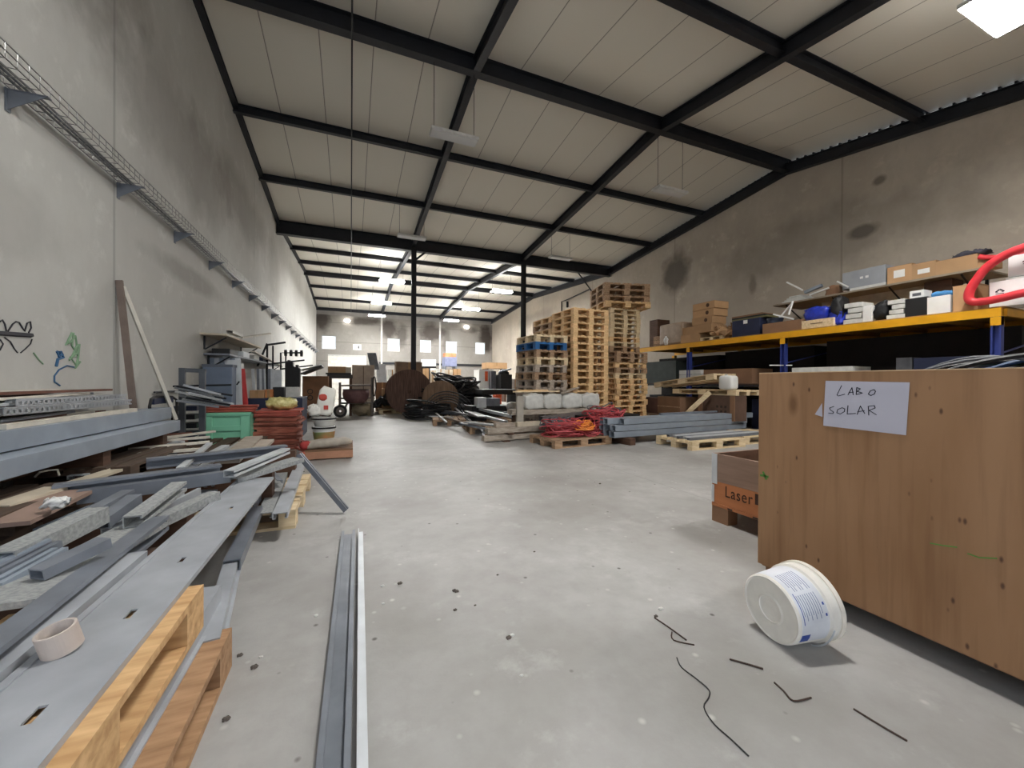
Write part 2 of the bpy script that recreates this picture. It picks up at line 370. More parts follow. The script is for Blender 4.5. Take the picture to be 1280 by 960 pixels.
# light slot ticks over the right wall
mb = MB(); y = -1
while y < 14:
    mb.box(XR+.0, y, zr(y)-.15, XR+.2, y+.035, zr(y)+.02); y += .19
struct('trim_5', mb, steel)

# thin dark cable run under the roof sheets, from the front hall to the far wall
mb = MB(); mb.tube([(0, 1.0, zr(1)-.36), (0, 6.84, zr(6.84)-.36), (0, 14.47, zr(14.47)-.44), (0, 22.4, zr(22.4)-.3), (0, YB-.1, zr(YB)-.24)], .014, 6); struct('trim_6', mb, steel)
# ------------------------------------------------------------------ lamps
def lamp(x, y, z, lit, label, L=.84, W=.26, rz=0):
    t = thing('hanging_lamp', label, 'ceiling lamp', (x, y, z), rz, 'hanging lamps under the roof')
    MB().box(-L/2, -W/2, 0, L/2, W/2, .05).build('housing', dirtyw, t, bevel=.005)
    MB().box(-L/2+.02, -W/2+.02, -.012, L/2-.02, W/2-.02, -.001).build('diffuser', (lampfar if y > 15 else lampon) if lit else lampoff, t)
    if lit: MB().box(-L/2+.04, -W/2+.04, .052, L/2-.04, W/2-.04, .075).build('top_diffuser', lampup if y > 15 else lampupn, t)
    for s in (-1, 1):
        zt = min(zr(y)-z-.02, 3)
        MB().tube([(s*(L/2-.06), 0, .05), (s*(L/2-.06)*1.0, 0, zt)], .005, 5).build('suspension_wire', steel, t)
    return t
ZL = 6.46
lamp(1.68, 6.85, 1.07+5.05*.856, False, 'largest unlit lamp, hanging in front of the left rafter')
lamp(6.68, 6.9, 1.07+5.05*.856, False, 'unlit hanging lamp to the right of the right rafter, over the pallet stacks')
lamp(1.68, 12.07, 1.07+5.05*.856, False, 'small unlit hanging lamp just in front of the deep girder above the left column')
lamp(6.75, 12.05, 1.07+5.05*.856, False, 'small unlit hanging lamp in front of the deep girder, right of the right column')
lamp(6.8, 2.05, 1.07+4.95*.856, True, 'brightly lit lamp at the top right corner of the photo', L=.95, W=.36)
lamp(1.68, 2.05, 1.07+4.95*.856, True, 'lit lamp hanging high in front of the camera position, out of the photo', L=.95, W=.36)
for i, (a, b) in enumerate(((490, 352), (477, 379), (471, 395))):
    p = onZ(a, b, 1.07+5.05*.856); lamp(p.x, p.y, p.z, True, 'lit lamp over the far hall in the left row, ' + ('nearest and largest', 'middle one', 'farthest and smallest')[i], L=1.05, W=.4)
for i, (a, b) in enumerate(((627, 365), (589, 387), (564, 401))):
    p = onZ(a, b, 1.07+5.05*.856); lamp(p.x, p.y, p.z, True, 'lit lamp over the far hall in the right row, ' + ('nearest and largest', 'middle one', 'farthest and smallest')[i], L=1.05, W=.4)
for i, (a, b) in enumerate(((434, 401), (583, 409))):
    p = onY(a, b, YB-.1); t = thing('wall_lamp', 'small round lamp high on the far wall, ' + ('left one', 'right one')[i], 'wall lamp', (p.x, YB, p.z), group='small wall lamps')
    MB().box(-.14, -.06, -.1, .14, -.002, .1).build('wall_plate', dirtyw, t)
    MB().sup((0, -.14, 0), (.2, .09, .13), 1).build('lamp_bulb', emit('small_lamp', (255, 250, 240), 5), t, smooth=True)

# ------------------------------------------------------------------ cable tray, conduit, graffiti on left wall
t = thing('cable_tray', 'long wire mesh cable tray running along the left wall', 'cable tray', (XL, 2.2, 3.09))
mb = MB(); Ln = YB-2.4
sec = [(.02, .10), (.02, .05), (.02, 0), (.08, 0), (.14, 0), (.20, 0), (.20, .05), (.20, .10)]
for x, z in sec: mb.tube([(x, 0, z), (x, Ln, z)], .0045, 5)
y = 0
while y < Ln:
    mb.tube([(.02, y, .10), (.02, y, 0), (.20, y, 0), (.20, y, .10)], .0035 if y < 8 else .005, 4); y += .1 if y < 6 else .3
mb.build('wire_basket', mat('tray_wire', (150, 150, 150), .35, .8), t)
mb = MB()
for k in range(3): mb.tube([(.06+.03*k, yy*.9, .02+.006*math.sin(yy*3+k)) for yy in range(0, int(Ln/.9))], .008, 5)
mb.build('cable', greycab, t)
for k in range(20):
    y = 3.86+1.4*k-2.2
    if y > Ln: break
    q = MB(); q.box(.001, y-.02, -.16, .012, y+.02, 0); q.box(.012, y-.02, -.012, .22, y+.02, -.006)
    v = [q.bm.verts.new(c) for c in ((.012, y-.015, -.15), (.21, y-.015, -.012), (.012, y-.015, -.012), (.012, y-.009, -.15), (.21, y-.009, -.012), (.012, y-.009, -.012))]
    for f in ((0, 1, 2), (5, 4, 3), (0, 3, 4, 1), (1, 4, 5, 2), (2, 5, 3, 0)): q.bm.faces.new([v[i] for i in f])
    q.build('bracket', galvd, t)
t = thing('conduit', 'thin dark conduit running low along the left wall behind the leaning pole', 'pipe', (XL+.03, 6, .93))
MB().tube([(0, 0, 0), (0, 1.4, 0)], .012, 6).build('pipe', steel, t)
wl = bpy.data.objects['wall_left']
def stroke(pts, w, m, nm='graffiti', X=XL, parent=wl, off=.004):
    P = [onX(a, b, X+off) for a, b in pts]; mb = MB(); mb.tube(P, w, 5); o = mb.build(nm, m, parent); return o
gb = mat('graffiti_black', (50, 50, 56), .8); gbl = mat('graffiti_blue', (54, 92, 128), .8); ggr = mat('graffiti_green', (128, 158, 128), .8)
stroke([(-6, 416), (10, 417), (39, 419)], .018, gb)
def arcs(x0, y0, n, w, h, ph=0): return [(x0+w*i/12, y0-h*abs(math.sin(math.pi*(i/12)*n))) for i in range(13)]
stroke([(0, 402), (3, 400), (6, 405), (8, 414)], .005, gb); stroke([(10, 414), (16, 405), (20, 402), (24, 403), (28, 410), (31, 414), (34, 404), (38, 402), (39, 410), (36, 416)], .005, gb)
stroke([(6, 422), (13, 427), (18, 436), (22, 441)], .004, gb); stroke([(26, 441), (32, 436), (38, 430), (40, 424)], .004, gb)
stroke([(0, 424), (4, 430), (0, 438)], .004, gb)
stroke([(42, 441), (48, 449), (54, 455)], .005, ggr)
stroke([(71, 439), (74, 446), (76, 440), (79, 447), (72, 449), (70, 458)], .011, gbl); stroke([(74, 440), (78, 443), (73, 446)], .011, gbl)
stroke([(93, 459), (84, 457), (74, 462), (68, 470), (68, 477), (75, 482)], .006, gbl)
stroke([(90, 416), (86, 424), (82, 431), (88, 428), (94, 420), (96, 432), (91, 444), (86, 450), (96, 441), (99, 430), (97, 450), (94, 460), (100, 452)], .009, ggr)
stroke([(92, 416), (90, 432), (98, 446), (88, 446), (96, 458)], .007, ggr)

# ================================================================== PALLETS
def pallet_parts(m):
    """1.2 x 0.8 x 0.144 pallet centred on the origin, base at z=0: deck, blocks, bottom_boards"""
    mb = MB()
    for i, (y, w) in enumerate([(-.3275, .145), (-.175, .1), (0, .145), (.175, .1), (.3275, .145)]): mb.box(-.6, y-w/2, .122, .6, y+w/2, .144)
    for x in (-.5275, 0, .5275): mb.box(x-.0725, -.4, .1, x+.0725, .4, .122)
    deck = ('deck', mb)
    mb2 = MB()
    for y in (-.35, 0, .35): mb2.box(-.6, y-.05, 0, .6, y+.05, .022)
    return deck, mb2
PROT = {}
def make_pallet(m, key):
    r = thing('wooden_pallet', '-', 'pallet')
    (dn, d), b = pallet_parts(m)
    d.build('deck', m, r); b.build('bottom_boards', m, r)
    blk = None
    for x in (-.5275, 0, .5275):
        for y in (-.35, 0, .35):
            if blk is None: blk = MB().box(-.0725, -.05, .022, .0725, .05, .1).build('block', m, r); o = blk
            else: o = blk.copy(); COL.objects.link(o); o.parent = r
            o.location = (x, y, 0)
    KIDS[r.name] = [c for c in bpy.data.objects if c.parent == r]
    return r
def pallet(m, label, loc, rz=0, sc=(1, 1, 1), rot=None, group=None):
    key = m.name
    if key not in PROT: PROT[key] = make_pallet(m, key); r = PROT[key]
    else:
        src = PROT[key]; r = src.copy(); COL.objects.link(r)
        for k in KIDS[src.name]:
            c = k.copy(); COL.objects.link(c); c.parent = r
    r.location = loc; r.rotation_euler = rot or (0, 0, rz); r.scale = sc
    r['label'] = label
    if group: r['group'] = group
    elif 'group' in r: del r['group']
    return r
ORD = ['top', 'second', 'third', 'fourth', 'fifth', 'sixth', 'seventh', 'eighth', 'ninth', 'tenth', 'eleventh', 'twelfth', 'thirteenth', 'fourteenth', 'fifteenth', 'sixteenth', 'seventeenth', 'eighteenth', 'nineteenth', 'twentieth', 'twenty-first', 'twenty-second', 'twenty-third', 'twenty-fourth', 'twenty-fifth', 'twenty-sixth']
def stack(mats, n, c, wx, wy, h, desc, z0=0, rz=0, jit=.015, group=None, long_y=True, jr=.012, colour=None):
    """n pallets, footprint wx by wy metres; h = height of one pallet"""
    for i in range(n):
        k = n-1-i                      # rank from the top
        m = mats[k] if isinstance(mats, dict) and k in mats else (mats.get('d') if isinstance(mats, dict) else mats)
        if long_y: sc = (wy/1.2, wx/.8, h/.144); a = rz+math.pi/2
        else: sc = (wx/1.2, wy/.8, h/.144); a = rz
        nm = {'pallet_wood': 'light brown', 'pallet_pale': 'pale', 'pallet_brown': 'brown', 'pallet_grey': 'weathered grey', 'pallet_blue': 'blue painted', 'pallet_dark': 'dark', 'pallet_near': 'light', 'pallet_near_dark': 'brown'}[m.name]
        lab = '%s pallet, %s of %s' % (nm, 'topmost' if k == 0 else ORD[k]+' from the top', desc)
        pallet(m, lab, (c[0]+random.uniform(-jit, jit), c[1]+random.uniform(-jit, jit), z0+h*i+.0004*i), a+random.uniform(-jr, jr), sc, group=group or 'pallets in '+desc)
# stack A with the two blue pallets
stack({'d': pwg, 0: pwl, 1: pblue, 2: pwb, 3: pwl, 4: pwg, 5: pwb}, 13, (3.98, 7.98), .78, .95, .161, 'the low stack with blue pallets', rz=R(3), jit=.02)
# stack B front and back
stack({'d': pw}, 18, (4.97, 7.96), .92, 1.0, .151, 'the tall light front stack', jit=.008, jr=.008)
stack({'d': pw, 1: pwb}, 18, (4.97, 9.02), .92, 1.0, .149, 'the tall stack behind the light one', jit=.008, jr=.008)
stack({'d': pwl, 6: pw, 8: pwb, 9: pwb, 10: pw}, 24, (6.98, 9.25), 1.0, .85, .129, 'the tall pale stack in the back', jit=.02)
stack({'d': pwb, 3: pw}, 4, (7.02, 9.2), 1.3, 1.15, .165, 'the askew group crowning the tall stacks', z0=24*.129+.012, rz=R(-14), jit=.03, jr=.03)
stack({'d': pw, 0: pwb, 1: pwb, 2: pw, 3: pwb, 4: pwl}, 14, (6.42, 8.25), 1.0, .72, .131, 'the lower stack furthest right', rz=R(4), jit=.035)
# near left: two offset pallets and the one under the channels
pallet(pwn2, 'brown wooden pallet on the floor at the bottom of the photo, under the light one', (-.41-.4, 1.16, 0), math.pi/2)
pallet(pwn, 'light wooden pallet under the widest grey channel, raised above the brown one', (-.4635-.4, 1.04, .2305), math.pi/2)
pallet(pwl, 'wooden pallet with jutting boards under the middle of the scrap metal heap', (-.37-.45, 3.84, 0), 0, (.75, 1.5, .95))
# pallet with thin tubes, red cable pallet, brown box pallets, scrap pallets
pallet(pwl, 'pale wooden pallet carrying thin tubes, in front of the grey profile bundle', (5.0+.6, 4.66+.4, 0), 0)
pallet(pwl, 'pale wooden pallet behind the plywood crate, right of the tube pallet', (6.95, 5.2, 0), 0)
pallet(pwb, 'wooden pallet on the floor loaded with red cables', (3.05+.55, 5.62+.42, 0), R(6), (1, 1, .95))

# ================================================================== NEAR LEFT SCRAP HEAP
Z = lambda a, b, z: onZ(a, b, z)
# widest channel with slots
zt = .392
p0 = Vector((-.612, .35, zt)); p1 = Vector((-.612, 3.22, zt))
big = MB(); W2, t_ = .107, .005
slots = [onZ(*q, zt) for q in ((50, 892), (164, 767), (226, 700), (286, 635))]
sy = sorted(s.y for s in slots); xs = [-W2, .014, .030, W2]
ys = [-1.435]
for s in sy: ys += [s-1.785-.025, s-1.785+.025]
ys += [1.435]
for i in range(len(ys)-1):
    for j in range(3):
        if j == 1 and i % 2 == 1: continue
        big.box(xs[j], ys[i], -t_, xs[j+1], ys[i+1], 0)
for sgn in (-1, 1):
    a, b = sorted((sgn*W2, sgn*(W2-t_))); big.box(a, -1.435, -.017, b, 1.435, -t_)
    a, b = sorted((sgn*(W2-t_), sgn*(W2-.02))); big.box(a, -1.435, -.017, b, 1.435, -.013)
big.box(-W2-.0, -1.435, 0, -W2+.02, 1.435, .004)
o = big.build('steel_channel', galv); o.location = (-.612, 1.785, zt)
tag(o, 'widest flat grey steel channel with oval slots, lying over the light pallet', 'metal channel')
G = 'scrap metal profiles in the near left heap'
def piece(a, b, z0, z1, w, h, kind, m, label, roll=0, cat='metal profile', name='steel_profile'):
    return member(name, onZ(a[0], a[1], z0), onZ(b[0], b[1], z1), w, h, kind, m, label, cat, G, roll)
# double deep channels along the wall
def vchan(X, z0, z1, ya, yb, label, fl=.12):
    h = z1-z0; q = [(0, 0), (-fl, 0), (-fl, -.02), (-fl+.004, -.02), (-fl+.004, -.004), (-.004, -.004), (-.004, -h+.004), (-fl+.004, -h+.004), (-fl+.004, -h+.02), (-fl, -h+.02), (-fl, -h), (0, -h)]
    o = MB().sweep(q, (0, (ya-yb)/2, 0), (0, (yb-ya)/2, 0)).build('steel_channel', galvb, bevel=.0018); o.location = (X, (ya+yb)/2, z1); return tag(o, label, 'metal channel', G)
vchan(-1.66, .55, .655, 1.9, 5.15, 'long blue-grey channel resting against the left wall, lower of the two', .17)
vchan(-1.80, .664, .782, 1.9, 5.35, 'long blue-grey channel resting against the left wall, upper of the two', .17)
# supports under them
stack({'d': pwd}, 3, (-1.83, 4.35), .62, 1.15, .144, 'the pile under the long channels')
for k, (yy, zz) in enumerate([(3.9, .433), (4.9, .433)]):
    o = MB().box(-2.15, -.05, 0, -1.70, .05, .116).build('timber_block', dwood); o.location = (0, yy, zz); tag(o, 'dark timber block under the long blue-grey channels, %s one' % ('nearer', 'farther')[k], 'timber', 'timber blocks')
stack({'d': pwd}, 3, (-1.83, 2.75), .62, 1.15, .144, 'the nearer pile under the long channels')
o = MB().box(-2.15, -.05, 0, -1.70, .05, .116).build('timber_block', dwood); o.location = (0, 2.7, .433); tag(o, 'dark timber block under the near ends of the blue-grey channels', 'timber', 'timber blocks')
# slats and perforated channels on top by the wall
t = thing('timber_stack', 'dark stack of boards behind the blue-grey channels, under the slats', 'boards', (-2.09, 3.7, .433))
for k in range(3): MB().box(-.11, -1.3, .1*k, .10, 1.5, .1*k+.094).build('board', dwood, t)
random.seed(11)
for k in range(32):
    lay = k//4; xx = -2.17+(.06 if k < 12 else .045)*(k % 4)+random.uniform(-.012, .012); y0 = random.uniform(1.9, 3.3); y1 = random.uniform(3.9, 4.75)
    m = (slatw, slatb, slatw, galvw, slatb, slatw, galvd)[k*5 % 7]
    o = MB().box(-random.uniform(.016, .03), (y0-y1)/2, 0, .027, (y1-y0)/2, .018).build('wood_slat' if m in (slatw, slatb) else 'metal_strip', m); o.location = (xx, (y0+y1)/2, .735+lay*.034+.002); o.rotation_euler = (random.uniform(-.008, .016), random.uniform(-.12, .12), random.uniform(-.03, .03))
    o['side'] = 0; del o['side']
    tag(o, '%s in the bundle on top of the channels by the left wall' % {'white_slat': 'white slat', 'brown_slat': 'reddish brown slat', 'galvanised_pale': 'pale metal strip', 'galvanised_dark': 'dark metal strip'}[m.name], 'wooden slat' if m in (slatw, slatb) else 'metal strip', 'slats bundled by the left wall, %s ones' % m.name.replace('_', ' '))
def perf(p0, p1, label, w=.05, h=.045):
    d = (Vector(p1)-Vector(p0)); L_ = d.length; mb = MB(); n = int(L_/.05)
    for k in range(n):      # slotted strut: bridge pieces between punched slots
        y = -L_/2+k*.05; mb.box(-w/2, y, 0, w/2, y+.022, .003); mb.box(w/2-.003, y, -h, w/2, y+.022, 0)
    mb.box(-w/2, -L_/2, 0, -w/2+.013, L_/2, .003); mb.box(w/2-.013, -L_/2, 0, w/2, L_/2, .003)
    mb.box(w/2-.003, -L_/2, -h, w/2, L_/2, -h+.012); mb.box(w/2-.003, -L_/2, -.012, w/2, L_/2, 0); mb.box(-w/2, -L_/2, -h, -w/2+.003, L_/2, 0)
    o = mb.build('perforated_strut', galv); o.location = (Vector(p0)+Vector(p1))/2
    o.rotation_euler = (math.asin(d.z/L_), 0, -math.atan2(d.x, d.y)); return tag(o, label, 'metal profile', G)
perf((-1.93, 3.3, .90), (-1.98, 4.9, .885), 'perforated steel strut on the slat bundle, nearer edge')
perf((-1.99, 3.5, .945), (-2.04, 4.95, .935), 'perforated steel strut on the slat bundle, next to the wall')
perf((-1.93, 2.2, .87), (-1.95, 3.25, .88), 'short perforated steel strut at the left edge of the photo')
o = MB().sweep(P_rect(.05, .03), (0, -.75, 0), (0, .75, 0)).build('wood_slat', slatw); o.location = (-1.86, 3.95, .813); tag(o, 'long white slat on the front edge of the upper blue-grey channel', 'wooden slat', 'slats bundled by the left wall')
# two leaning members on left wall
o = member('leaning_plank', onX(168, 514, XL+.18), onX(150, 351, XL+.03), .055, .025, 'P', mat('plank_brown', (120, 106, 98), .8), 'dark grey-brown plank leaning against the left wall', 'plank')
o = member('leaning_pole', onX(222, 524, XL+.42), onX(156, 358, XL+.06), .055, .03, 'P', mat('pole_pale', (196, 192, 182), .7), 'pale pole leaning on the left wall beside the dark plank', 'pole')
# pieces of the heap -----------------------------------------------------
HB = 'in the near left heap'
piece((95, 594), (224, 551), .40, .42, .10, .03, 'C', galvw, 'pale flat channel coming out from under the long blue-grey ones')
piece((183, 573), (358, 556), .50, .50, .08, .075, 'S', galvd, 'dark open channel crossing the back of the heap')
piece((66, 606), (276, 580), .475, .485, .09, .085, 'S', galvd, 'dark open-sided channel lying across the heap, behind the longest one')
piece((97, 613), (288, 588), .44, .46, .07, .075, 'C', galvd, 'long dark channel with a bright upper edge lying across the heap')
piece((286, 588), (357, 560), .50, .53, .07, .045, 'S', galvw, 'bright short channel pointing at the red panels')
piece((290, 597), (373, 572), .42, .47, .13, .03, 'C', galvdirt, 'flat pale channel at the right end of the heap, above the floor prop')
o = member('steel_profile', Z(435, 636, .04), Z(376, 566, .5), .05, .035, 'U', galvd, 'single channel propped from the heap down to the bare floor', 'metal profile', G)
piece((285, 600), (330, 573), .34, .42, .05, .04, 'C', galvd, 'short dark channel beneath the bright one')
piece((200, 556), (262, 600), .40, .36, .06, .05, 'C', galvd, 'dark channel end under the crossing channels')
# stack over third pallet
piece((331, 641), (354, 588), .19, .19, .09, .04, 'C', galvdirt, 'dusty short channel on the pallet with jutting boards, left one')
piece((350, 641), (376, 577), .195, .21, .09, .04, 'C', galv, 'grey short channel on the pallet with jutting boards, right one')
piece((311, 632), (332, 600), .22, .24, .06, .05, 'C', galvd, 'dark channel squeezed beside the widest channel')
piece((327, 575), (350, 600), .28, .26, .04, .03, 'L', galvd, 'small dark angle between two short channels')
piece((290, 700), (321, 633), .20, .21, .07, .055, 'C', galvd, 'dark channel showing under the right edge of the widest channel')
piece((262, 800), (290, 695), .15, .19, .085, .05, 'O', galv, 'long channel lying between the two nearest pallets, near part')
member('steel_profile', (-.523, .5, .229), (-.523, 1.95, .229), .088, .083, 'O', galv, 'hat profile sandwiched between the light and the brown near pallets', 'metal profile', G)
# left part of the heap
piece((-80, 855), (200, 645), .45, .42, .07, .07, 'S', galvd, 'long dark upturned channel left of the widest one')
piece((200, 645), (268, 614), .405, .44, .07, .05, 'C', galvdirt, 'bent dusty end of the long dark channel')
piece((-110, 912), (170, 690), .41, .40, .07, .05, 'C', galv, 'grey channel tight against the left side of the widest one')
piece((0, 755), (178, 655), .44, .40, .19, .02, 'P', galvdirt, 'wide pale sheet in the middle of the heap')
piece((-10, 730), (75, 684), .44, .46, .05, .05, 'U', galvb, 'nested ribbed channel at the left edge, front one')
piece((-10, 715), (68, 676), .45, .47, .05, .05, 'U', galvd, 'nested ribbed channel at the left edge, middle one')
piece((-10, 703), (55, 673), .46, .48, .05, .05, 'U', galvb, 'nested ribbed channel at the left edge, rear one')
piece((0, 690), (122, 634), .48, .51, .085, .07, 'C', galvdirt, 'thick dusty grey-green channel at the left of the heap')
piece((-5, 655), (90, 612), .42, .44, .22, .02, 'P', mat('brown_panel', (150, 126, 114), .8, 0, .15, 6), 'brownish fibre panel at the left of the heap', cat='panel', name='fibre_panel')
piece((-5, 632), (70, 608), .44, .46, .12, .02, 'P', creamm, 'cream board left behind the brownish panel', cat='board', name='board')
piece((44, 712), (130, 672), .47, .5, .06, .035, 'T', galvd, 'open dark square tube end on the pale sheet')
piece((125, 648), (168, 618), .46, .5, .06, .05, 'T', galvd, 'short dark square tube standing out of the gap')
piece((165, 645), (224, 602), .46, .50, .07, .055, 'S', galvdirt, 'white-spattered angle piece in the middle of the heap')
piece((118, 634), (160, 612), .44, .46, .06, .05, 'S', galvd, 'short dark channel next to the brownish panel')
piece((140, 660), (240, 610), .36, .40, .10, .05, 'U', galv, 'grey channel under the spattered angle piece')
piece((180, 655), (262, 612), .30, .34, .10, .04, 'C', galvd, 'low dark channel in the shade of the heap')
piece((60, 660), (150, 620), .34, .36, .12, .05, 'U', galvb, 'blue-grey channel below the thick dusty one')
piece((30, 622), (150, 584), .40, .42, .10, .02, 'P', creamm, 'narrow cream board beneath the blue-grey channels', cat='board', name='board')
o = MB().sup((0, 0, 0), (.045, .03, .022), .7, .02).build('paper_scrap', white, smooth=True); o.location = Z(72, 628, .47); tag(o, 'crumpled white paper on the brownish panel', 'paper')
o = MB().tube([Z(44, 596, .46), Z(50, 590, .5), Z(60, 588, .5), Z(72, 587, .5), Z(74, 594, .46)], .006, 5).build('bent_wire', slatw); tag(o, 'bent pale wire handle on the boards under the channels', 'wire')
# supports (rough timbers crossing beneath the heap)
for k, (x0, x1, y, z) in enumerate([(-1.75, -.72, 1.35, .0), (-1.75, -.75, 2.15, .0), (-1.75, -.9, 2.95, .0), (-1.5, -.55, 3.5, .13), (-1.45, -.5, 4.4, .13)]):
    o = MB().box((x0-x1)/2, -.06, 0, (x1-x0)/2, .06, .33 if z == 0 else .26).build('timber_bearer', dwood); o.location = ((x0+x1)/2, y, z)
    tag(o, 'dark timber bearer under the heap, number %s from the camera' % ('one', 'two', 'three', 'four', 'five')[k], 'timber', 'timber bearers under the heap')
# tape roll
t = thing('tape_roll', 'pinkish cardboard tape roll standing beside the slotted channel', 'tape roll', Z(74, 814, .395)+Vector((0, 0, .03)), rot=(R(8), R(-10), 0)); t.scale = (.66,)*3
MB().lathe([(.049, -.045), (.056, -.045), (.056, .045), (.049, .045)], n=36, closed=True).build('core', tapem, t, smooth=False)
MB().lathe([(.0562, -.044), (.0575, -.044), (.0575, .044), (.0562, .044)], n=36, closed=True).build('tape', mat('masking_tape', (186, 172, 162), .6), t)
# white / cream boards behind (px 160-270, 540-575)
random.seed(5)
for k, (a, b, z, w, m) in enumerate([((160, 560), (262, 551), .44, .06, slatw), ((180, 551), (262, 545), .46, .06, slatw), ((168, 566), (250, 560), .42, .07, slatw), ((190, 571), (245, 566), .4, .05, slatw), ((205, 546), (268, 538), .46, .05, slatw), ((170, 545), (240, 540), .44, .05, slatb), ((165, 555), (235, 549), .40, .06, slatb), ((225, 584), (262, 553), .46, .045, galvw)]):
    piece(a, b, z, z+.01, w, .022, 'P', m, '%s slat among the boards left of the mint green crate, %s' % ('white' if m is slatw else 'brown' if m is slatb else 'metal', ('longest', 'upper', 'lower', 'lowest', 'highest', 'darkest', 'in the shade', 'crossing the others')[k]), cat='slat', name='slat')
for k, (a, b, z, w) in enumerate([((284, 575), (318, 545), .42, .17), ((318, 563), (334, 549), .40, .14), ((240, 578), (282, 556), .38, .07), ((252, 582), (300, 552), .36, .05)]):
    piece(a, b, z, z, w, .03, 'P', (timber, timber, galvw, galvdirt)[k], ('wide grey-brown board in front of the mint green crate', 'narrower grey-brown board by the red panels', 'pale strip in front of the mint green crate', 'grey strip beside the wide board')[k], cat='board', name='board')
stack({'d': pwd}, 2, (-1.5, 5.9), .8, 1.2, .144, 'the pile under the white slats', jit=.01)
# black tubular frame at wall
t = thing('tubular_frame', 'black rounded tubular frame standing behind the long channels', 'frame', (0, 0, 0)); Xf = XL+.3
MB().tube([onX(188, 530, Xf), onX(187, 508, Xf), onX(189, 499, Xf), onX(193, 496, Xf), onX(215, 496, Xf), onX(221, 500, Xf), onX(221, 530, Xf)], .014, 8).build('tube', black, t)
MB().box(Xf-.02, onX(190, 500, Xf).y, .82, Xf+.02, onX(214, 500, Xf).y, .88).build('tool_tray', navy, t)

# ================================================================== LEFT MIDDLE
# mint crate with side recess
def vents(mb, x0, x1, z, n, w=.03, h=.012, y=-.003): pass
cy = 6.6
a = onY(255, 517, cy); b = onY(313, 552, cy); wd = b.x-a.x
t = thing('plastic_crate', 'mint green plastic crate standing under the red slats', 'crate', ((a.x+b.x)/2, cy+.25, 0))
mb = MB(); zt = a.z; zb = .12; hw = wd/2; hd = .25
mb.box(-hw, -hd, zb, -hw+.02, hd, zt); mb.box(hw-.02, -hd, zb, hw, hd, zt); mb.box(-hw+.02, hd-.02, zb, hw-.02, hd, zt); mb.box(-hw+.02, -hd+.02, zb, hw-.02, hd-.02, zb+.02)
mb.box(-hw+.02, -hd+.02, zb, hw-.02, -hd+.035, zt)
mb.build('body', green, t, bevel=.006)
mb = MB(); mb.box(-hw, -hd, zt-.05, hw, -hd+.02, zt); mb.box(-hw, -hd, zb, hw, -hd+.02, zb+.07)
mb.box(-hw, -hd, zb+.07, -hw+.09, -hd+.02, zt-.05); mb.box(hw-.12, -hd, zb+.07, hw, -hd+.02, zt-.05); mb.box(-hw+.09, -hd, zt-.25, hw-.12, -hd+.02, zt-.18)
mb.build('front_ribs', green, t, bevel=.004)
mb = MB(); mb.box(-hw-.012, -hd-.012, zt-.03, hw+.012, -hd, zt); mb.box(-hw-.012, hd, zt-.03, hw+.012, hd+.012, zt); mb.build('rim', green, t)
for k in range(6): MB().box(-hw+.1+.045*(k % 3)+(0 if k < 3 else .03), -hd-.004, (zt-.03 if k < 3 else zb+.03), -hw+.13+.045*(k % 3)+(0 if k < 3 else .03), -hd-.001, (zt-.015 if k < 3 else zb+.055)).build('vent_slot', mat('dark_green', (40, 92, 72), .6), t)
MB().box(-hw, -.25, 0, hw, .25, .118).build('crate_base', mat('dark_green', (40, 92, 72)), t)
z = zt+.002
for k in range(3):
    o = MB().sweep([(-.045, 0), (.045, 0), (.045, -.02), (.03, -.032), (-.03, -.032), (-.045, -.02)], (-hw-.01, 0, 0), (hw+.04+.02*k, 0, 0)).build('red_plank', redm); o.location = ((a.x+b.x)/2, cy+.1, z+.034+.036*k)
    tag(o, 'red painted plank laid on the mint green crate, %s of three' % ('bottom', 'middle', 'top')[k], 'plank', 'red planks on the crate')
# small mint jerrycan
t = thing('plastic_canister', 'small mint canister tucked between the mint crate and the red panels', 'canister', (b.x+.12, cy+.45, .36))
MB().sup((0, 0, .0), (.13, .1, .1), .6).build('body', green, t, smooth=True)
MB().lathe([(.02, 0), (.02, .03)], (0, 0, .095), 12).build('cap', mat('dark_green', (40, 92, 72)), t)
MB().box(-.2, -.15, -.36, .12, .15, -.1).build('support_block', dwood, t)
# formwork panels stack
random.seed(3)
pa = onY(316, 520, 6.75); pb = onY(372, 520, 6.75); zz = .0; cx = (pa.x+pb.x)/2; w = (pb.x-pa.x)
MB_ = thing('timber_block', 'timber block under the stack of red formwork panels', 'timber', (cx, 7.1, 0)); MB().box(-w/2+.05, -.25, 0, w/2-.05, .25, .05).build('block', dwood, MB_)
zz = .052; n = 17; topz = onY(345, 513, 6.75).z
hstep = (topz-zz)/n
for k in range(n):
    ww = w*(1+random.uniform(-.08, .06)); o = MB(); o.box(-ww/2, -.33, .0, ww/2, .33, hstep*.5)
    o.box(-ww/2, -.33, hstep*.5, ww/2, -.26, hstep*.86); o.box(-ww/2, .26, hstep*.5, ww/2, .33, hstep*.86)
    ob = o.build('formwork_panel', redm if k > n-4 else redd); ob.location = (cx+random.uniform(-.03, .03)+(.02 if k > 12 else 0), 7.1+random.uniform(-.03, .02), zz+k*hstep); ob.rotation_euler = (random.uniform(-.01, .01), random.uniform(-.012, .012), random.uniform(-.07, .07))
    tag(ob, 'red-brown formwork panel, %s in the stack beside the mint crate' % ('topmost' if k == n-1 else ORD[n-1-k]+' from the top'), 'formwork panel', 'red formwork panels')
o = MB().sup((0, 0, 0), (.22, .16, .095), .9, .05, sq=3).build('foil_bag', yfoil, smooth=True); p = onY(351, 505, 7.0); o.location = (p.x, 7.1, topz+.085); tag(o, 'crumpled yellowish transparent bag on top of the red panels', 'bag')
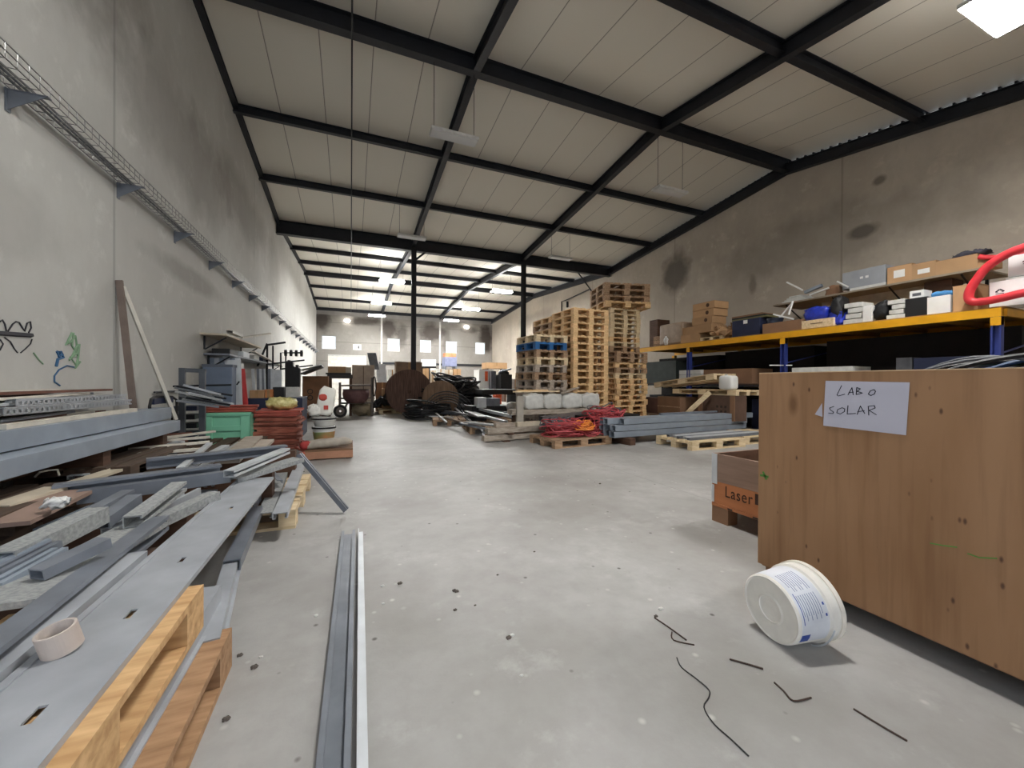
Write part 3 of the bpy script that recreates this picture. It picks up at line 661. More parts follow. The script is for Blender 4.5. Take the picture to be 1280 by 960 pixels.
# red bits right of the stack
for k, (a, b, z) in enumerate([((372, 548), (390, 556), .1), ((376, 566), (404, 556), .12), ((370, 558), (392, 566), .08)]):
    o = member('red_offcut', onZ(a[0], a[1], z), onZ(b[0], b[1], z+.02), .05, .03, 'P', redm, 'red wood offcut on the floor by the stacked panels, %s' % ('rear', 'front', 'middle')[k], 'offcut', 'red offcuts')
# bag pallet / box with bag tube, buckets
base = onZ(437, 575, 0); lft = onZ(385, 573, 0)
t = thing('wooden_box', 'low wooden box on the floor under the paint buckets', 'box', (-.27, 6.35, 0))
mb = MB()
for k in range(5): mb.box(-.30, -.42+.17*k, .115, .30, -.27+.17*k, .135)
mb.build('top_boards', cardd, t)
mb = MB(); mb.box(-.30, -.42, .015, .30, -.40, .114); mb.box(-.30, .40, .015, .30, .42, .114); mb.box(-.3, -.4, .015, -.28, .4, .114); mb.box(.28, -.4, .015, .3, .4, .114); mb.build('side_boards', mat('box_wood', (176, 130, 104), .8), t)
for x in (-.25, .25):
    for y in (-.35, .35): MB().box(x-.04, y-.04, 0, x+.04, y+.04, .014).build('foot', cardd, t)
def lump(o, pts): pass
bp = onY(410, 557, 6.15)
t = thing('cement_bag', 'grey and red rolled cement bag lying in front of the paint buckets', 'bag', (bp.x-.02, 6.08, .205), rot=(0, R(-3), R(4)))
MB().sup((0, 0, 0), (.34, .09, .062), .7, .02, sq=3).build('sack', mat('sack_paper', (168, 160, 148), .75, 0, .2, 9), t, smooth=True)
MB().sup((-.22, 0, 0), (.11, .086, .061), .7, .003, sq=3).build('red_print', mat('sack_red', (176, 62, 60), .7, 0, .15, 7), t, smooth=True)
p = onY(405, 550, 6.45)
def bucket(name, label, loc, r0, r1, h, m, rimm, band=None, rot=None):
    t = thing(name, label, 'bucket', loc, rot=rot or (0, 0, 0))
    MB().lathe([(r0*.94, .0), (r0, .012), (r1, h-.05), (r1+.008, h-.045), (r1+.008, h-.01), (r1-.004, h), (r1-.012, h-.01), (r0-.01, .02)], n=36).build('body', m, t, smooth=False)
    MB().lathe([(r1+.009, h-.03), (r1+.014, h-.03), (r1+.014, h-.005), (r1+.009, h-.005)], n=36, closed=True).build('rim', rimm, t)
    if band: MB().lathe([(r0*1.01+.002, h*.12), (r1*.99+.004, h*.72), (r1*.99+.003, h*.72), (r0*1.01+.001, h*.12)], n=36, closed=True).build('label_band', band, t)
    return t
bz = .138
def greenband():
    m = mat('bucket_print', (64, 150, 92), .5, 0, .1, 3, rgb2=(214, 130, 90)); return m
bucket('paint_bucket', 'paint bucket with green and orange print standing on the low wooden box', (p.x, 6.45, bz), .125, .15, .27, white, black, greenband())
bucket('paint_bucket', 'light grey paint bucket with dark rim set on the green printed one', (p.x, 6.45, bz+.272), .13, .155, .13, dirtyw, black)
t = thing('printed_sack', 'white printed sack with red emblem slumped on the paint buckets', 'bag', (p.x, 6.45, bz+.44))
sk = MB(); sk.sup((0, 0, 0), (.115, .085, .21), .5, .018, sq=3, M=Matrix.Translation((.03, 0, .2))@Matrix.Rotation(R(9), 4, 'Y')); sk.build('sack', mat('white_sack', (232, 230, 222), .7, 0, .06, 8), t, smooth=True)
MB().sup((-.12, -.03, .07), (.09, .06, .09), .8, .03, sq=3).build('sack_flap', mat('white_sack', (232, 230, 222)), t, smooth=True)
MB().sup((-.01, -.084, .26), (.055, .008, .05), .9, .004).build('red_emblem', mat('print_red', (190, 74, 62), .7), t, smooth=True)
MB().box(0, -.094, .08, .06, -.082, .14).build('red_square', mat('print_red', (190, 74, 62)), t)
# red post
t = thing('red_post', 'tall red tube with white cap standing behind the mint crate', 'tube', (0, 0, 0)); q0 = onY(306, 503, 8.2); q1 = onY(302, 461, 8.2)
MB().tube([(q0.x, 8.2, 0), (q0.x, 8.2, q0.z), q1], .05, 16).build('tube', mat('post_red', (178, 42, 44), .5), t, smooth=False)
MB().tube([q1, q1+Vector((-.005, 0, .09))], .036, 16).build('cap', white, t)
# steel storage cabinets / sheets by the wall
X0 = -1.95
t = thing('sheet_stack', 'blue-grey sheet metal case leaning by the left wall', 'metal case', (0, 0, 0)); ya = onY(253, 456, 7.6); yb = onY(290, 487, 7.6)
MB().box(ya.x, 7.6, yb.z-.5, yb.x, 7.85, ya.z).build('case', mat('case_blue', (112, 124, 144), .5, .3, .12, 5), t, bevel=.01)
MB().box(ya.x-.01, 7.59, ya.z-.03, yb.x+.01, 7.86, ya.z+.012).build('case_lid', mat('case_grey', (92, 98, 110), .5, .3), t)
MB().box(ya.x, 7.62, 0, yb.x, 7.83, yb.z-.5).build('stand', dwood, t)
for k in range(6):
    pa = onY(262+k*6.5, 447, 8.0+.02*k); o = MB().box(-.05, -.01, 0, .05, .01, pa.z+(.03 if k == 3 else 0)).build('metal_sheet', galvw if k % 2 else galvb); o.location = (pa.x, 8.0+.03*k, 0); o.rotation_euler = (R(-2), 0, R(4))
    tag(o, 'narrow light grey metal panel upright behind the blue-grey case, %s from the left' % ('first', 'second', 'third', 'fourth', 'fifth', 'sixth')[k], 'metal panel', 'upright grey panels')
pa = onY(291, 450, 7.9); pb = onY(302, 495, 7.9)
t = thing('perforated_sheet', 'tall pale panel with dark slots beside the red tube', 'metal panel', ((pa.x+pb.x)/2, 7.9, 0), rot=(0, R(-2), 0))
MB().box(-.10, -.012, 0, .10, .012, pa.z).build('sheet', galvw, t)
for k, (x, z0, z1) in enumerate([(-.035, -.32, -.08), (.03, -.42, -.36)]): MB().sweep(P_rect(.022, .003), (x, -.0125, pa.z+z0), (x+.04, -.0125, pa.z+z1), up=(0, -1, 0)).build('slot', black, t)
t = thing('portal_frame', 'dark grey rectangular steel frame standing left of the blue-grey case', 'frame', (0, 0, 0)); yq = 6.05
a, b, c = onY(229, 460, yq), onY(254, 463, yq), onY(229, 500, yq)
for (u, v) in ((Vector((a.x, yq, 0)), Vector((a.x, yq, a.z))), (Vector((b.x, yq, 0)), Vector((b.x, yq, a.z-.03)))): MB().sweep(P_rect(.06, .05), u, v, up=(0, 1, 0)).build('post', mat('frame_dark', (84, 88, 94), .5, .3), t)
MB().sweep(P_rect(.05, .05), (a.x-.02, yq, a.z), (b.x+.03, yq, a.z-.01)).build('top_bar', mat('frame_dark', (84, 88, 94)), t)
MB().tube([(a.x-.1, yq, 1.0), (a.x+.5, yq, 1.02)], .012, 6).build('cross_rod', steel, t)
# loose profile bundle in front of it
random.seed(9)
for k in range(13):
    a = (218+random.uniform(0, 25), 480+k*1.6); b = (270+random.uniform(-5, 25), 492+k*1.3)
    yq = 5.75+.04*(k % 5); o = member('steel_profile', onY(a[0], a[1], yq), onY(b[0], b[1], yq+.15), .04, .025, 'CLP'[k % 3], (galv, steel, galvdirt)[k % 3], '%s strip %s in the tangled bundle left of the red tube' % (('grey', 'dark', 'dusty')[k % 3], ('on top', 'high up', 'near the top', 'in the upper part', 'above the middle', 'in the middle', 'below the middle', 'in the lower part', 'low down', 'near the bottom', 'next to the bottom', 'at the bottom', 'lowest')[k]), 'metal profile', 'tangled profile bundle')
t = thing('dark_trestle', 'dark loaded trestle of black bars under the tangled bundle', 'trestle', (0, 0, 0)); yq = 6.25
a, b = onY(215, 503, yq), onY(250, 503, yq)
for k in range(5): MB().box(a.x+.01*k, yq-.12, .25+.11*k, b.x-.02*(k % 2), yq+.12, .31+.11*k).build('shelf_bar', (black, navy, steel)[k % 3], t)
for x in (a.x+.05, b.x-.08): MB().box(x-.03, yq-.1, 0, x+.03, yq+.1, .25).build('leg', steel, t)
# wall shelves
for k, (pa, pb, X, lab) in enumerate([((283, 417), (327, 433), -1.86, 'upper pale shelf board fixed on the left wall'), ((287, 442), (352, 461), -1.86, 'lower dark shelf on the left wall with loose parts')]):
    a, b = onX(*pa, X), onX(*pb, X); t = thing('wall_shelf', lab, 'shelf', (0, 0, 0)); m = creamm if k == 0 else galvd
    MB().box(XL, a.y, a.z-.03, X, b.y, a.z).build('shelf_board', m, t)
    for y in (a.y+.2, b.y-.2): MB().box(XL, y-.02, a.z-.25, XL+.02, y+.02, a.z-.03).build('bracket', steel, t); MB().sweep(P_rect(.02, .02), (XL+.01, y, a.z-.24), (X-.05, y, a.z-.035)).build('bracket_arm', steel, t)
    if k == 1:
        for j in range(4):
            y = a.y+.4+j*.9; o = MB().box(-.13, -.25, 0, .13, .25, .09+.02*(j % 2)).build('parts_tray', (black, galvw, dirtyw, navy)[j], None, bevel=.01); o.location = (X-.16, y, a.z+.001); tag(o, '%s parts tray on the lower wall shelf, %s' % (('black', 'grey', 'white', 'navy')[j], ('nearest', 'second', 'third', 'farthest')[j]), 'tray', 'trays on the lower wall shelf')
        MB().sweep(P_rect(.08, .02), (X+.01, a.y+1.6, a.z+.16), (X+.01, b.y, a.z-.02)).build('loose_lath', slatw, t)
a, b = onX(302, 421, -1.8), onX(338, 416, -1.6); member('lath', a, b, .04, .03, 'P', slatw, 'pale lath jutting out from the upper wall shelf', 'lath')
a, b = onX(287, 415, -1.95), onX(300, 420, -1.95); member('white_tube', a+Vector((0, 0, .03)), b+Vector((0, 0, .03)), .1, .05, 'T', dirtyw, 'white tube lying at the near end of the upper wall shelf', 'tube')
# black trestles sticking up
for k, (pts, lab) in enumerate([([(334, 480), (334, 432), (335, 431), (357, 428)], 'dark upright frame with an arm pointing right, above the lower wall shelf'), ([(351, 500), (351, 441), (378, 441)], 'second dark stand with a horizontal bar, right of the first')]):
    yq = 11+k*1.5; t = thing('steel_stand', lab, 'stand', (0, 0, 0)); P = [onY(u, v, yq) for u, v in pts]; P[0].z = 0
    MB().tube(P, .025, 6).build('bar', steel, t); MB().tube([P[1]+Vector((.12, 0, -.1)), P[1]+Vector((.12, 0, 0)), Vector((P[1].x+.12, yq, 0))][1:], .02, 6).build('bar', steel, t)
    MB().tube([P[1]+Vector((0, 0, -.45)), P[1]+Vector((.8, 0, -.33))], .02, 6).build('cross_bar', steel, t)
    if k == 0: MB().tube([P[1]+Vector((0, 0, .05)), P[1]+Vector((-.2, 0, -.5))], .025, 6).build('strut', steel, t)
    if k: 
        for j in range(4): MB().lathe([(.05, -.03), (.09, -.03), (.09, .03), (.05, .03)], n=14, closed=True, M=Matrix.Translation(P[1]+Vector((.12+.13*j, 0, .0)))@Matrix.Rotation(R(90), 4, 'Y')).build('clamp_ring', black, t)
# metal rods leaning
random.seed(21)
for k in range(7):
    a = onY(321+k*3.2, 486, 9.6); b = onY(318+k*3.4+random.uniform(-3, 3), 461, 9.75); a.z = 0
    o = member('metal_bar', a, b, .05, .02, 'P', (galvw, galvd)[k % 2], '%s metal bar leaning under the lower wall shelf, %s from the left' % (('pale', 'dark')[k % 2], ('first', 'second', 'third', 'fourth', 'fifth', 'sixth', 'seventh')[k]), 'metal bar', 'bars leaning under the shelf')
a = onY(340, 462, 9.9); b = onY(352, 462, 9.9); o = MB().box(a.x, 9.9, 0, b.x, 9.94, a.z).build('grey_sheet', galvw); tag(o, 'upright grey sheet to the right of the leaning bars', 'sheet')
# black folded tarpaulin stand
t = thing('folded_tarpaulin', 'black folded fabric with fringed top standing by the wall', 'tarpaulin', (0, 0, 0)); a = onY(360, 452, 11.5); b = onY(375, 490, 11.5)
mb = MB()
for k in range(9): x = a.x+(b.x-a.x)*k/9; mb.sweep(P_rect(.06, .25), (x, 11.5, .2), (x+.02*math.sin(k), 11.52, a.z-.02*k+.05*math.sin(k*2)), up=(0, 1, 0))
mb.build('fabric', black, t)
MB().box(a.x-.05, 11.3, 0, b.x+.1, 11.9, .2).build('base', black, t)
# cartons & crates in gap (px 310-380, 480-515)
def fbox(x0, x1, yt, yb, Y, D, m, name, label, cat, zb=None, bevel=.004, group=None, extra=None):
    a = onY(x0, yt, Y); b = onY(x1, yb, Y); z0 = max(0, b.z) if zb is None else zb
    t = thing(name, label, cat, ((a.x+b.x)/2, Y+D/2, z0), group=group); hw = (b.x-a.x)/2; h = a.z-z0
    if name in ('carton', 'cardboard_box'):
        MB().box(-hw, -D/2, 0, hw, D/2, h-.004).build('body', m, t, bevel=bevel)
        MB().box(-hw-.002, -D/2-.002, h-.004, -.002, D/2+.002, h).build('flap', m, t); MB().box(.002, -D/2-.002, h-.004, hw+.002, D/2+.002, h).build('flap', m, t)
        MB().box(-hw*.04-.02, -D/2-.004, h*.45, hw*.04+.02, -D/2-.0005, h+.0).build('tape_strip', mat('tan_tape', (160, 126, 84), .4), t)
    else: MB().box(-hw, -D/2, 0, hw, D/2, h).build('body', m, t, bevel=bevel)
    return t, hw, h
fbox(312, 330, 488, 505, 8.6, .4, card, 'carton', 'opened carton with white label behind the red planks', 'cardboard box', zb=.45)
fbox(330, 341, 487, 505, 8.7, .4, mat('orange_card', (196, 128, 78), .8), 'carton', 'orange-brown carton right of the labelled one', 'cardboard box', zb=.45)
t, hw, h = fbox(308, 378, 498, 515, 8.5, .9, navy, 'workbench', 'dark workbench under the cartons behind the red panels', 'workbench', zb=.0)
fbox(341, 355, 484, 500, 8.8, .4, black, 'storage_box', 'black box beside the orange-brown carton', 'box', zb=.45)
fbox(357, 372, 484, 497, 9.0, .4, dirtyw, 'storage_box', 'grey storage box with loose parts beside the black one', 'box', zb=.45)
# ================================================================== CENTRE BACK LEFT (chest, table, mixer)
yq = 12.6
a = onY(378, 470, yq); b = onY(410, 512, yq)
t = thing('wooden_chest', 'brown wooden chest with two round holes left of the mixer', 'chest', ((a.x+b.x)/2, yq+.45, 0)); hw = (b.x-a.x)/2
MB().box(-hw, -.45, .08, hw, .45, a.z).build('body', mat('chest_brown', (132, 92, 62), .7, 0, .2, 5), t, bevel=.01)
for z in (.78, .6): MB().lathe([(.055, -.46), (.075, -.46), (.075, -.452), (.055, -.452)], (0, 0, 0), 20, Matrix.Translation((-hw*.4, 0, z))@Matrix.Rotation(R(90), 4, 'X')@Matrix.Translation((0, 0, .91)), closed=True).build('hole_ring', black, t)
for x in (-hw+.1, hw-.1): MB().box(x-.06, -.4, 0, x+.06, .4, .08).build('foot', dwood, t)
o = MB().sweep([(-.02, 0), (.02, 0), (.02, -1.0), (-.02, -1.0)], onY(381, 468, yq+.1), onY(405, 459, yq+.1), up=(0, 1, 0)).build('dark_board', mat('panel_black', (48, 44, 42), .6)); tag(o, 'dark panel tilted on top of the brown chest', 'panel')
o = MB().sweep([(-.012, 0), (.012, 0), (.012, -.7), (-.012, -.7)], onY(379, 463.5, yq+.05), onY(404, 457, yq+.05), up=(0, 1, 0)).build('pale_sheet', dirtyw); tag(o, 'pale sheet lying along the tilted dark panel', 'sheet')
t, hw, h = fbox(409, 441, 468, 473, 13.2, .9, mat('table_dark', (52, 46, 44), .6), 'table', 'dark topped table carrying a cardboard box, left of the mixer', 'table')
for x in (-hw+.06, hw-.06):
    for y in (-.38, .38): MB().box(x-.04, y-.04, -t.location.z, x+.04, y+.04, -.001).build('leg', dwood, t)
tz = t.location.z+h
fbox(410, 432, 458, 468, 13.3, .5, card, 'carton', 'long cardboard box on the dark table', 'cardboard box', zb=tz)
fbox(432, 439, 459, 468, 13.35, .4, creamm, 'storage_box', 'small cream box beside the cardboard box on the dark table', 'box', zb=tz)
o = MB().box(-.5, -.2, 0, .4, .2, .05).build('tool_pile', black); p = onY(425, 467, 13.2); o.location = (p.x, 13.4, tz); o.location.z = tz+.001; o.location.y = 13.0+.45; tag(o, 'flat black case lying on the dark table in front of the boxes', 'case'); o.location.y = 13.25-.0; o.scale = (.8, .25, 1)
t, hw, h = fbox(440, 468, 456, 515, 14.0, .7, mat('cabinet_beige', (176, 160, 144), .6, 0, .12, 7), 'cabinet', 'beige cabinet standing behind the concrete mixer', 'cabinet')
MB().box(-.01, -.36, .1, .01, -.352, h-.05).build('door_gap', dwood, t)
# concrete mixer
mx = onZ(425, 522, 0); my = 12.9
t = thing('concrete_mixer', 'old concrete mixer with rusty drum and single wheel pair', 'concrete mixer', (0, 0, 0))
mfx = lambda px, py, Y=12.9: onY(px, py, Y)
dc = mfx(445, 492)
Md = Matrix.Translation(dc)@Matrix.Rotation(R(-62), 4, 'X')@Matrix.Rotation(0, 4, 'Z')
Md = Matrix.Translation((dc.x, dc.y, dc.z-.08))
MB().lathe([(.06, -.22), (.25, -.2), (.36, -.06), (.38, .08), (.36, .2), (.34, .2), (.35, .08), (.05, -.19)], n=30, M=Md).build('drum', rustm, t, smooth=True)
MB().lathe([(.355, .195), (.375, .195), (.375, .215), (.355, .215)], n=30, M=Md, closed=True).build('drum_rim', mat('rim_dark', (92, 82, 80), .5, .3), t)
fr = MB(); l0 = mfx(425, 478); l1 = mfx(425, 516); r0 = mfx(465, 472); r1 = mfx(465, 519)
fr.tube([l0, Vector((l0.x, 12.9, .25))], .035, 8); fr.build('frame_post', frameg, t)
MB().tube([r0, Vector((r0.x, 12.9, .0))], .035, 8).build('frame_post', frameg, t)
for py in (482, 498, 504): MB().tube([mfx(425, py), mfx(465, py-.5)], .025, 8).build('frame_rail', frameg, t)
MB().tube([mfx(434, 504), mfx(429, 516)], .03, 8).build('frame_strut', frameg, t)
w_ = mfx(425.5, 519); MB().lathe([(.10, -.05), (.17, -.05), (.19, 0), (.17, .05), (.10, .05), (.03, .05), (.03, -.05)], n=24, M=Matrix.Translation((w_.x, 12.75, .19))@Matrix.Rotation(R(90), 4, 'X'), closed=True).build('wheel', black, t)
MB().lathe([(.03, -.06), (.12, -.06), (.12, .06), (.03, .06)], n=16, M=Matrix.Translation((w_.x, 12.75, .19))@Matrix.Rotation(R(90), 4, 'X'), closed=True).build('wheel_hub', frameg, t)
hc = mfx(467.5, 483); MB().tube([Vector((hc.x+.05*math.cos(a), 12.8, hc.z+.3*math.sin(a))) for a in [2*math.pi*i/24 for i in range(24)]], .018, 6, closed=True).build('hand_wheel', black, t)
o = MB().sup((0, 0, 0), (.3, .25, .22), .8, .1, sq=3).build('sack_of_cement', mat('sack_tan', (150, 136, 112), .8, 0, .2, 8), smooth=True); p = mfx(453, 505, 13.1); o.location = (p.x, 13.25, .22); tag(o, 'tan sack slumped under the mixer frame', 'sack')
pallet(pwl, 'pale wooden pallet under the black cable bundle right of the mixer', (1.35, 14.0, 0), 0, (.8, 1, 1))
# leaning grey sheets
for k, (a, b, c, d) in enumerate([((459, 441), (470, 441), (474, 462), (463, 462)), ((470, 455), (482, 455), (486, 485), (474, 485))]):
    yq = 15.2+.2*k; P = [onY(u, v, yq+(.0 if j < 2 else -.3)) for j, (u, v) in enumerate((a, b, c, d))]
    if k == 1: P[2].z = P[3].z = 0
    mb = MB(); f = [mb.bm.verts.new(p) for p in P]; g = [mb.bm.verts.new(p+Vector((0, .04, 0))) for p in P]
    mb.bm.faces.new(f); mb.bm.faces.new(g[::-1])
    for i in range(4): j = (i+1) % 4; mb.bm.faces.new([f[i], f[j], g[j], g[i]])
    o = mb.build('grey_sheet', galvd if k == 0 else galvw); tag(o, ('dark grey sheet leaning up behind the beige cabinet', 'pale ribbed sheets leaning right of the beige cabinet')[k], 'sheet')
fbox(470, 486, 478, 500, 14.8, .4, cardd, 'carton', 'brown carton on the floor behind the black cable bundle', 'cardboard box', zb=0)
fbox(478, 497, 486, 503, 14.25, .4, card, 'carton', 'lying pale carton between the black cable bundle and the spool', 'cardboard box', zb=0)
t, hw, h = fbox(495, 527.5, 452, 488, 15.3, .5, mat('square_box', (134, 112, 92), .8), 'carton', 'large square brown carton standing by the left column', 'cardboard box', zb=0)
# ------------------------------------------------------------------ black cable heaps
def loops(mb, c, rx, ry, rz, n, r, tilt=.3, jz=.1, seg=36, wob=.06):
    for k in range(n):
        f = random.uniform(.72, 1.05); ph = random.uniform(0, 6.28); tx, ty = random.uniform(-tilt, tilt), random.uniform(-tilt, tilt)
        P = []
        for i in range(seg):
            a = 2*math.pi*i/seg; w = 1+wob*math.sin(3*a+ph)+wob*.6*math.sin(5*a+2*ph)
            x, y = rx*f*w*math.cos(a), ry*f*w*math.sin(a)
            P.append(Vector((c[0]+x, c[1]+y, max(r, c[2]+rz*(k/n)+tx*x+ty*y+jz*.3*math.sin(2*a+ph)))))
        mb.tube(P, r, 5, closed=True)
random.seed(33)
t = thing('cable_bundle', 'flat heap of black cables on the pallet right of the mixer', 'cables', (1.35, 14.0, .146)); mb = MB()
for k in range(40):
    y0 = random.uniform(-.35, .3); P = [Vector((x, y0+.12*math.sin(x*3+k), .02+.55*math.exp(-((x+.15)/.5)**2)*random.uniform(.15, 1))) for x in [-.66+.125*i for i in range(10)]]
    mb.tube(P, .022, 5)
mb.build('cables', blackcab, t)
# wooden cable drum with upright round flange
def drum(c, r, wd, label, m, rz=0, name='cable_drum'):
    t = thing(name, label, 'cable drum', (c[0], c[1], r), rot=(R(90), 0, rz))
    for s in (-1, 1):
        mb = MB(); mb.lathe([(.06, s*wd/2-.02), (r, s*wd/2-.02), (r, s*wd/2+.02), (.06, s*wd/2+.02)], n=40, closed=True)
        mb.build('flange', m, t)
    MB().lathe([(r*.45, -wd/2+.02), (r*.45, wd/2-.02)], n=24).build('core', dwood, t)
    return t
spoolm = mat('spool_wood', (90, 66, 58), .85, 0, .35, 4, stretch=(8, .6, 1), rgb2=(112, 86, 74))
sc = onY(512, 489, 13.2)
drum((sc.x, 13.45, 0), .74, .5, 'large dark wooden cable drum in front of the square carton', spoolm)
dc2 = onY(552, 498, 12.2); drum((dc2.x, 12.4, 0), .56, .5, 'smaller wooden cable drum half buried in black cables', mat('spool_tan', (128, 104, 84), .85, 0, .3, 4, stretch=(8, .6, 1)), R(-8))
random.seed(40)
def cableheap(name, label, c, parts, m, r):
    t = thing(name, label, 'cables', c); mb = MB()
    for (o, rx, ry, rz, n, tilt) in parts: loops(mb, o, rx, ry, rz, n, r, tilt)
    mb.build('cables', m, t); return t
hc = onY(575, 480, 12.6)
cableheap('cable_heap', 'big black heap of coiled cables behind the wooden cable drums', (hc.x, 13.0, 0), [((-.2, .3, .15), 1.0, .55, .75, 24, .2), ((.0, .3, .7), .8, .5, .4, 24, .42), ((.5, .1, .2), .8, .5, .4, 18, .4), ((-.1, .3, 1.0), .5, .36, .15, 16, .5), ((-.3, -.1, .5), .5, .3, .5, 14, .8)], blackcab, .03)
MB().sup((0, .3, .5), (.95, .5, .62), .8, .2, sq=2).build('heap_core', black, bpy.data.objects['cable_heap'], smooth=True)
hc = onY(545, 505, 11.4)
cableheap('cable_heap', 'loose black cables spilling around the smaller cable drum', (hc.x, 11.55, 0), [((-.2, 0, .1), .65, .35, .35, 14, .3), ((-.55, .2, .05), .35, .3, .1, 6, .1)], blackcab, .022)
t = thing('cable_hoop', 'loose black hoops of cable standing in front of the cable drums', 'cable', (0, 0, 0)); mb = MB(); cc = onY(560, 500, 11.2)
for k in range(5): mb.tube([Vector((cc.x+(.78-.07*k)*math.cos(a)+.03*math.sin(3*a+k), 11.2+.03*k+.1*math.sin(a), max(.03, .06+(.74-.075*k)*math.sin(a)))) for a in [math.pi*i/22 for i in range(23)]], .017, 6)
mb.build('cable', blackcab, t)
# long dark bench right of heap and things on it
t, hw, h = fbox(603, 650, 487, 493, 11.8, .9, black, 'low_table', 'long low black table in front of the orange and white machine', 'table')
for x in (-hw+.08, hw-.08): MB().box(x-.05, -.4, -t.location.z, x+.05, .4, -.001).build('leg', black, t)
# galvanised scrap pile (px 540-640, 500-560)
pallet(pwb, 'brown pallet holding loose metal strips at the left end of the middle pile', (2.35, 10.1, 0), R(80))
pallet(pwb, 'dark pallet beneath the middle pile of metal strips', (2.75, 8.35, 0), R(82), (1.1, 1, 1))
pallet(pwb, 'pallet hidden deep under the long grey tubes', (3.7, 9.4, 0), R(85))
GP = 'metal strips in the middle pile'
random.seed(50)
spec = [((577, 505), (642, 519), .38, .40, .09, .06, 'T', galv, 'long grey square tube on the middle pile'),
 ((585, 513), (603, 520), .30, .30, .22, .02, 'P', galvw, 'small pale plate lying on the middle pile'),
 ((606, 519), (632, 526), .28, .28, .10, .05, 'C', galvw, 'bright channel end by the wooden beams'),
 ((566, 507), (612, 546), .30, .02, .05, .03, 'U', galvw, 'slim pale channel sliding from the middle pile to the floor'),
 ((571, 506), (606, 545), .31, .03, .03, .02, 'L', galvd, 'thin dark angle beside the sliding pale channel'),
 ((540, 510), (607, 521), .24, .26, .08, .04, 'C', galvd, 'dark channel across the middle pile'),
 ((538, 514), (575, 517), .20, .20, .07, .04, 'C', galvd, 'short dark channel at the left end of the middle pile'),
 ((537, 520), (567, 521), .17, .17, .05, .02, 'P', galvw, 'pale strip on the brown pallet'),
 ((545, 516), (558, 527), .2, .16, .05, .02, 'P', galvw, 'short pale strip across the brown pallet'),
 ((585, 527), (622, 531), .24, .24, .20, .03, 'P', galvdirt, 'dusty wide plate next to the wooden beams'),
 ((556, 521), (604, 534), .20, .18, .06, .04, 'C', mat('rusty', (128, 108, 92), .8, .1, .2, 8), 'rusty channel low in the middle pile'),
 ((575, 528), (612, 536), .20, .18, .06, .04, 'C', galvd, 'dark channel low in the middle pile'),
 ((600, 512), (650, 516), .34, .34, .05, .03, 'T', galvd, 'thin grey tube behind the wooden beams')]
for a, b, z0, z1, w, h, k, m, lab in spec:
    member('steel_profile', onZ(*a, z0), onZ(*b, z1), w, h, k, m, lab, 'metal profile', GP)
o = MB().sup((0, 0, 0), (.18, .15, .12), .7, .05).build('foil_bag', dirtyw, smooth=True); o.location = onZ(641, 508, .42); tag(o, 'white crumpled bag at the left of the white sacks', 'bag')
fbox(597, 608, 497, 505, 9.8, .3, galvw, 'metal_box', 'small pale metal box on the middle pile', 'metal box', zb=.4)
fbox(612, 625, 498, 508, 9.9, .3, galvd, 'metal_box', 'dark grey metal box right of the pale one on the middle pile', 'metal box', zb=.38)
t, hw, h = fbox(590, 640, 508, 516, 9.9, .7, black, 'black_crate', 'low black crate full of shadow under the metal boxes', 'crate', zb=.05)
# long wooden beams
GB = 'long timber beams before the white sacks'
bs = [((2.18, 6.66), (5.0, 7.0), .115, .095, timber, 'front lower'), ((2.30, 6.85), (5.3, 7.12), .115, .095, pwb, 'rear lower'), ((2.25, 6.68), (4.6, 6.93), .245, .095, timber, 'front upper'), ((2.75, 6.86), (5.1, 7.08), .245, .095, timber, 'rear upper')]
for (a, b, z, w, m, n) in bs: member('timber_beam', (a[0], a[1], z), (b[0], b[1], z), .13, w, 'P', m, 'long grey timber beam in front of the white sacks, %s one' % n, 'timber beam', GB)
for k, (x, y) in enumerate([(2.6, 6.8), (4.6, 7.03)]):
    o = MB().box(-.06, -.25, 0, .06, .25, .019).build('spacer', dwood); o.location = (x, y, 0); tag(o, 'thin dark spacer under the timber beams, %s one' % ('left', 'right')[k], 'timber', 'spacers')
    o = MB().box(-.05, -.2, 0, .05, .2, .033).build('spacer', dwood); o.location = (x+.1, y, .116); tag(o, 'dark spacer between the upper and lower timber beams, %s one' % ('left', 'right')[k], 'timber', 'spacers')
a = onZ(650, 520, .33); b = onZ(690, 519, .33); member('timber_beam', (2.85, 6.75, .327), (3.55, 6.83, .327), .12, .08, 'P', creamm, 'short cream beam on top of the timber beams', 'timber beam', GB)
member('timber_beam', (2.42, 6.71, .327), (2.8, 6.74, .327), .12, .08, 'P', pwg, 'short pale beam end on the timber beams, left of the cream one', 'timber beam', GB)
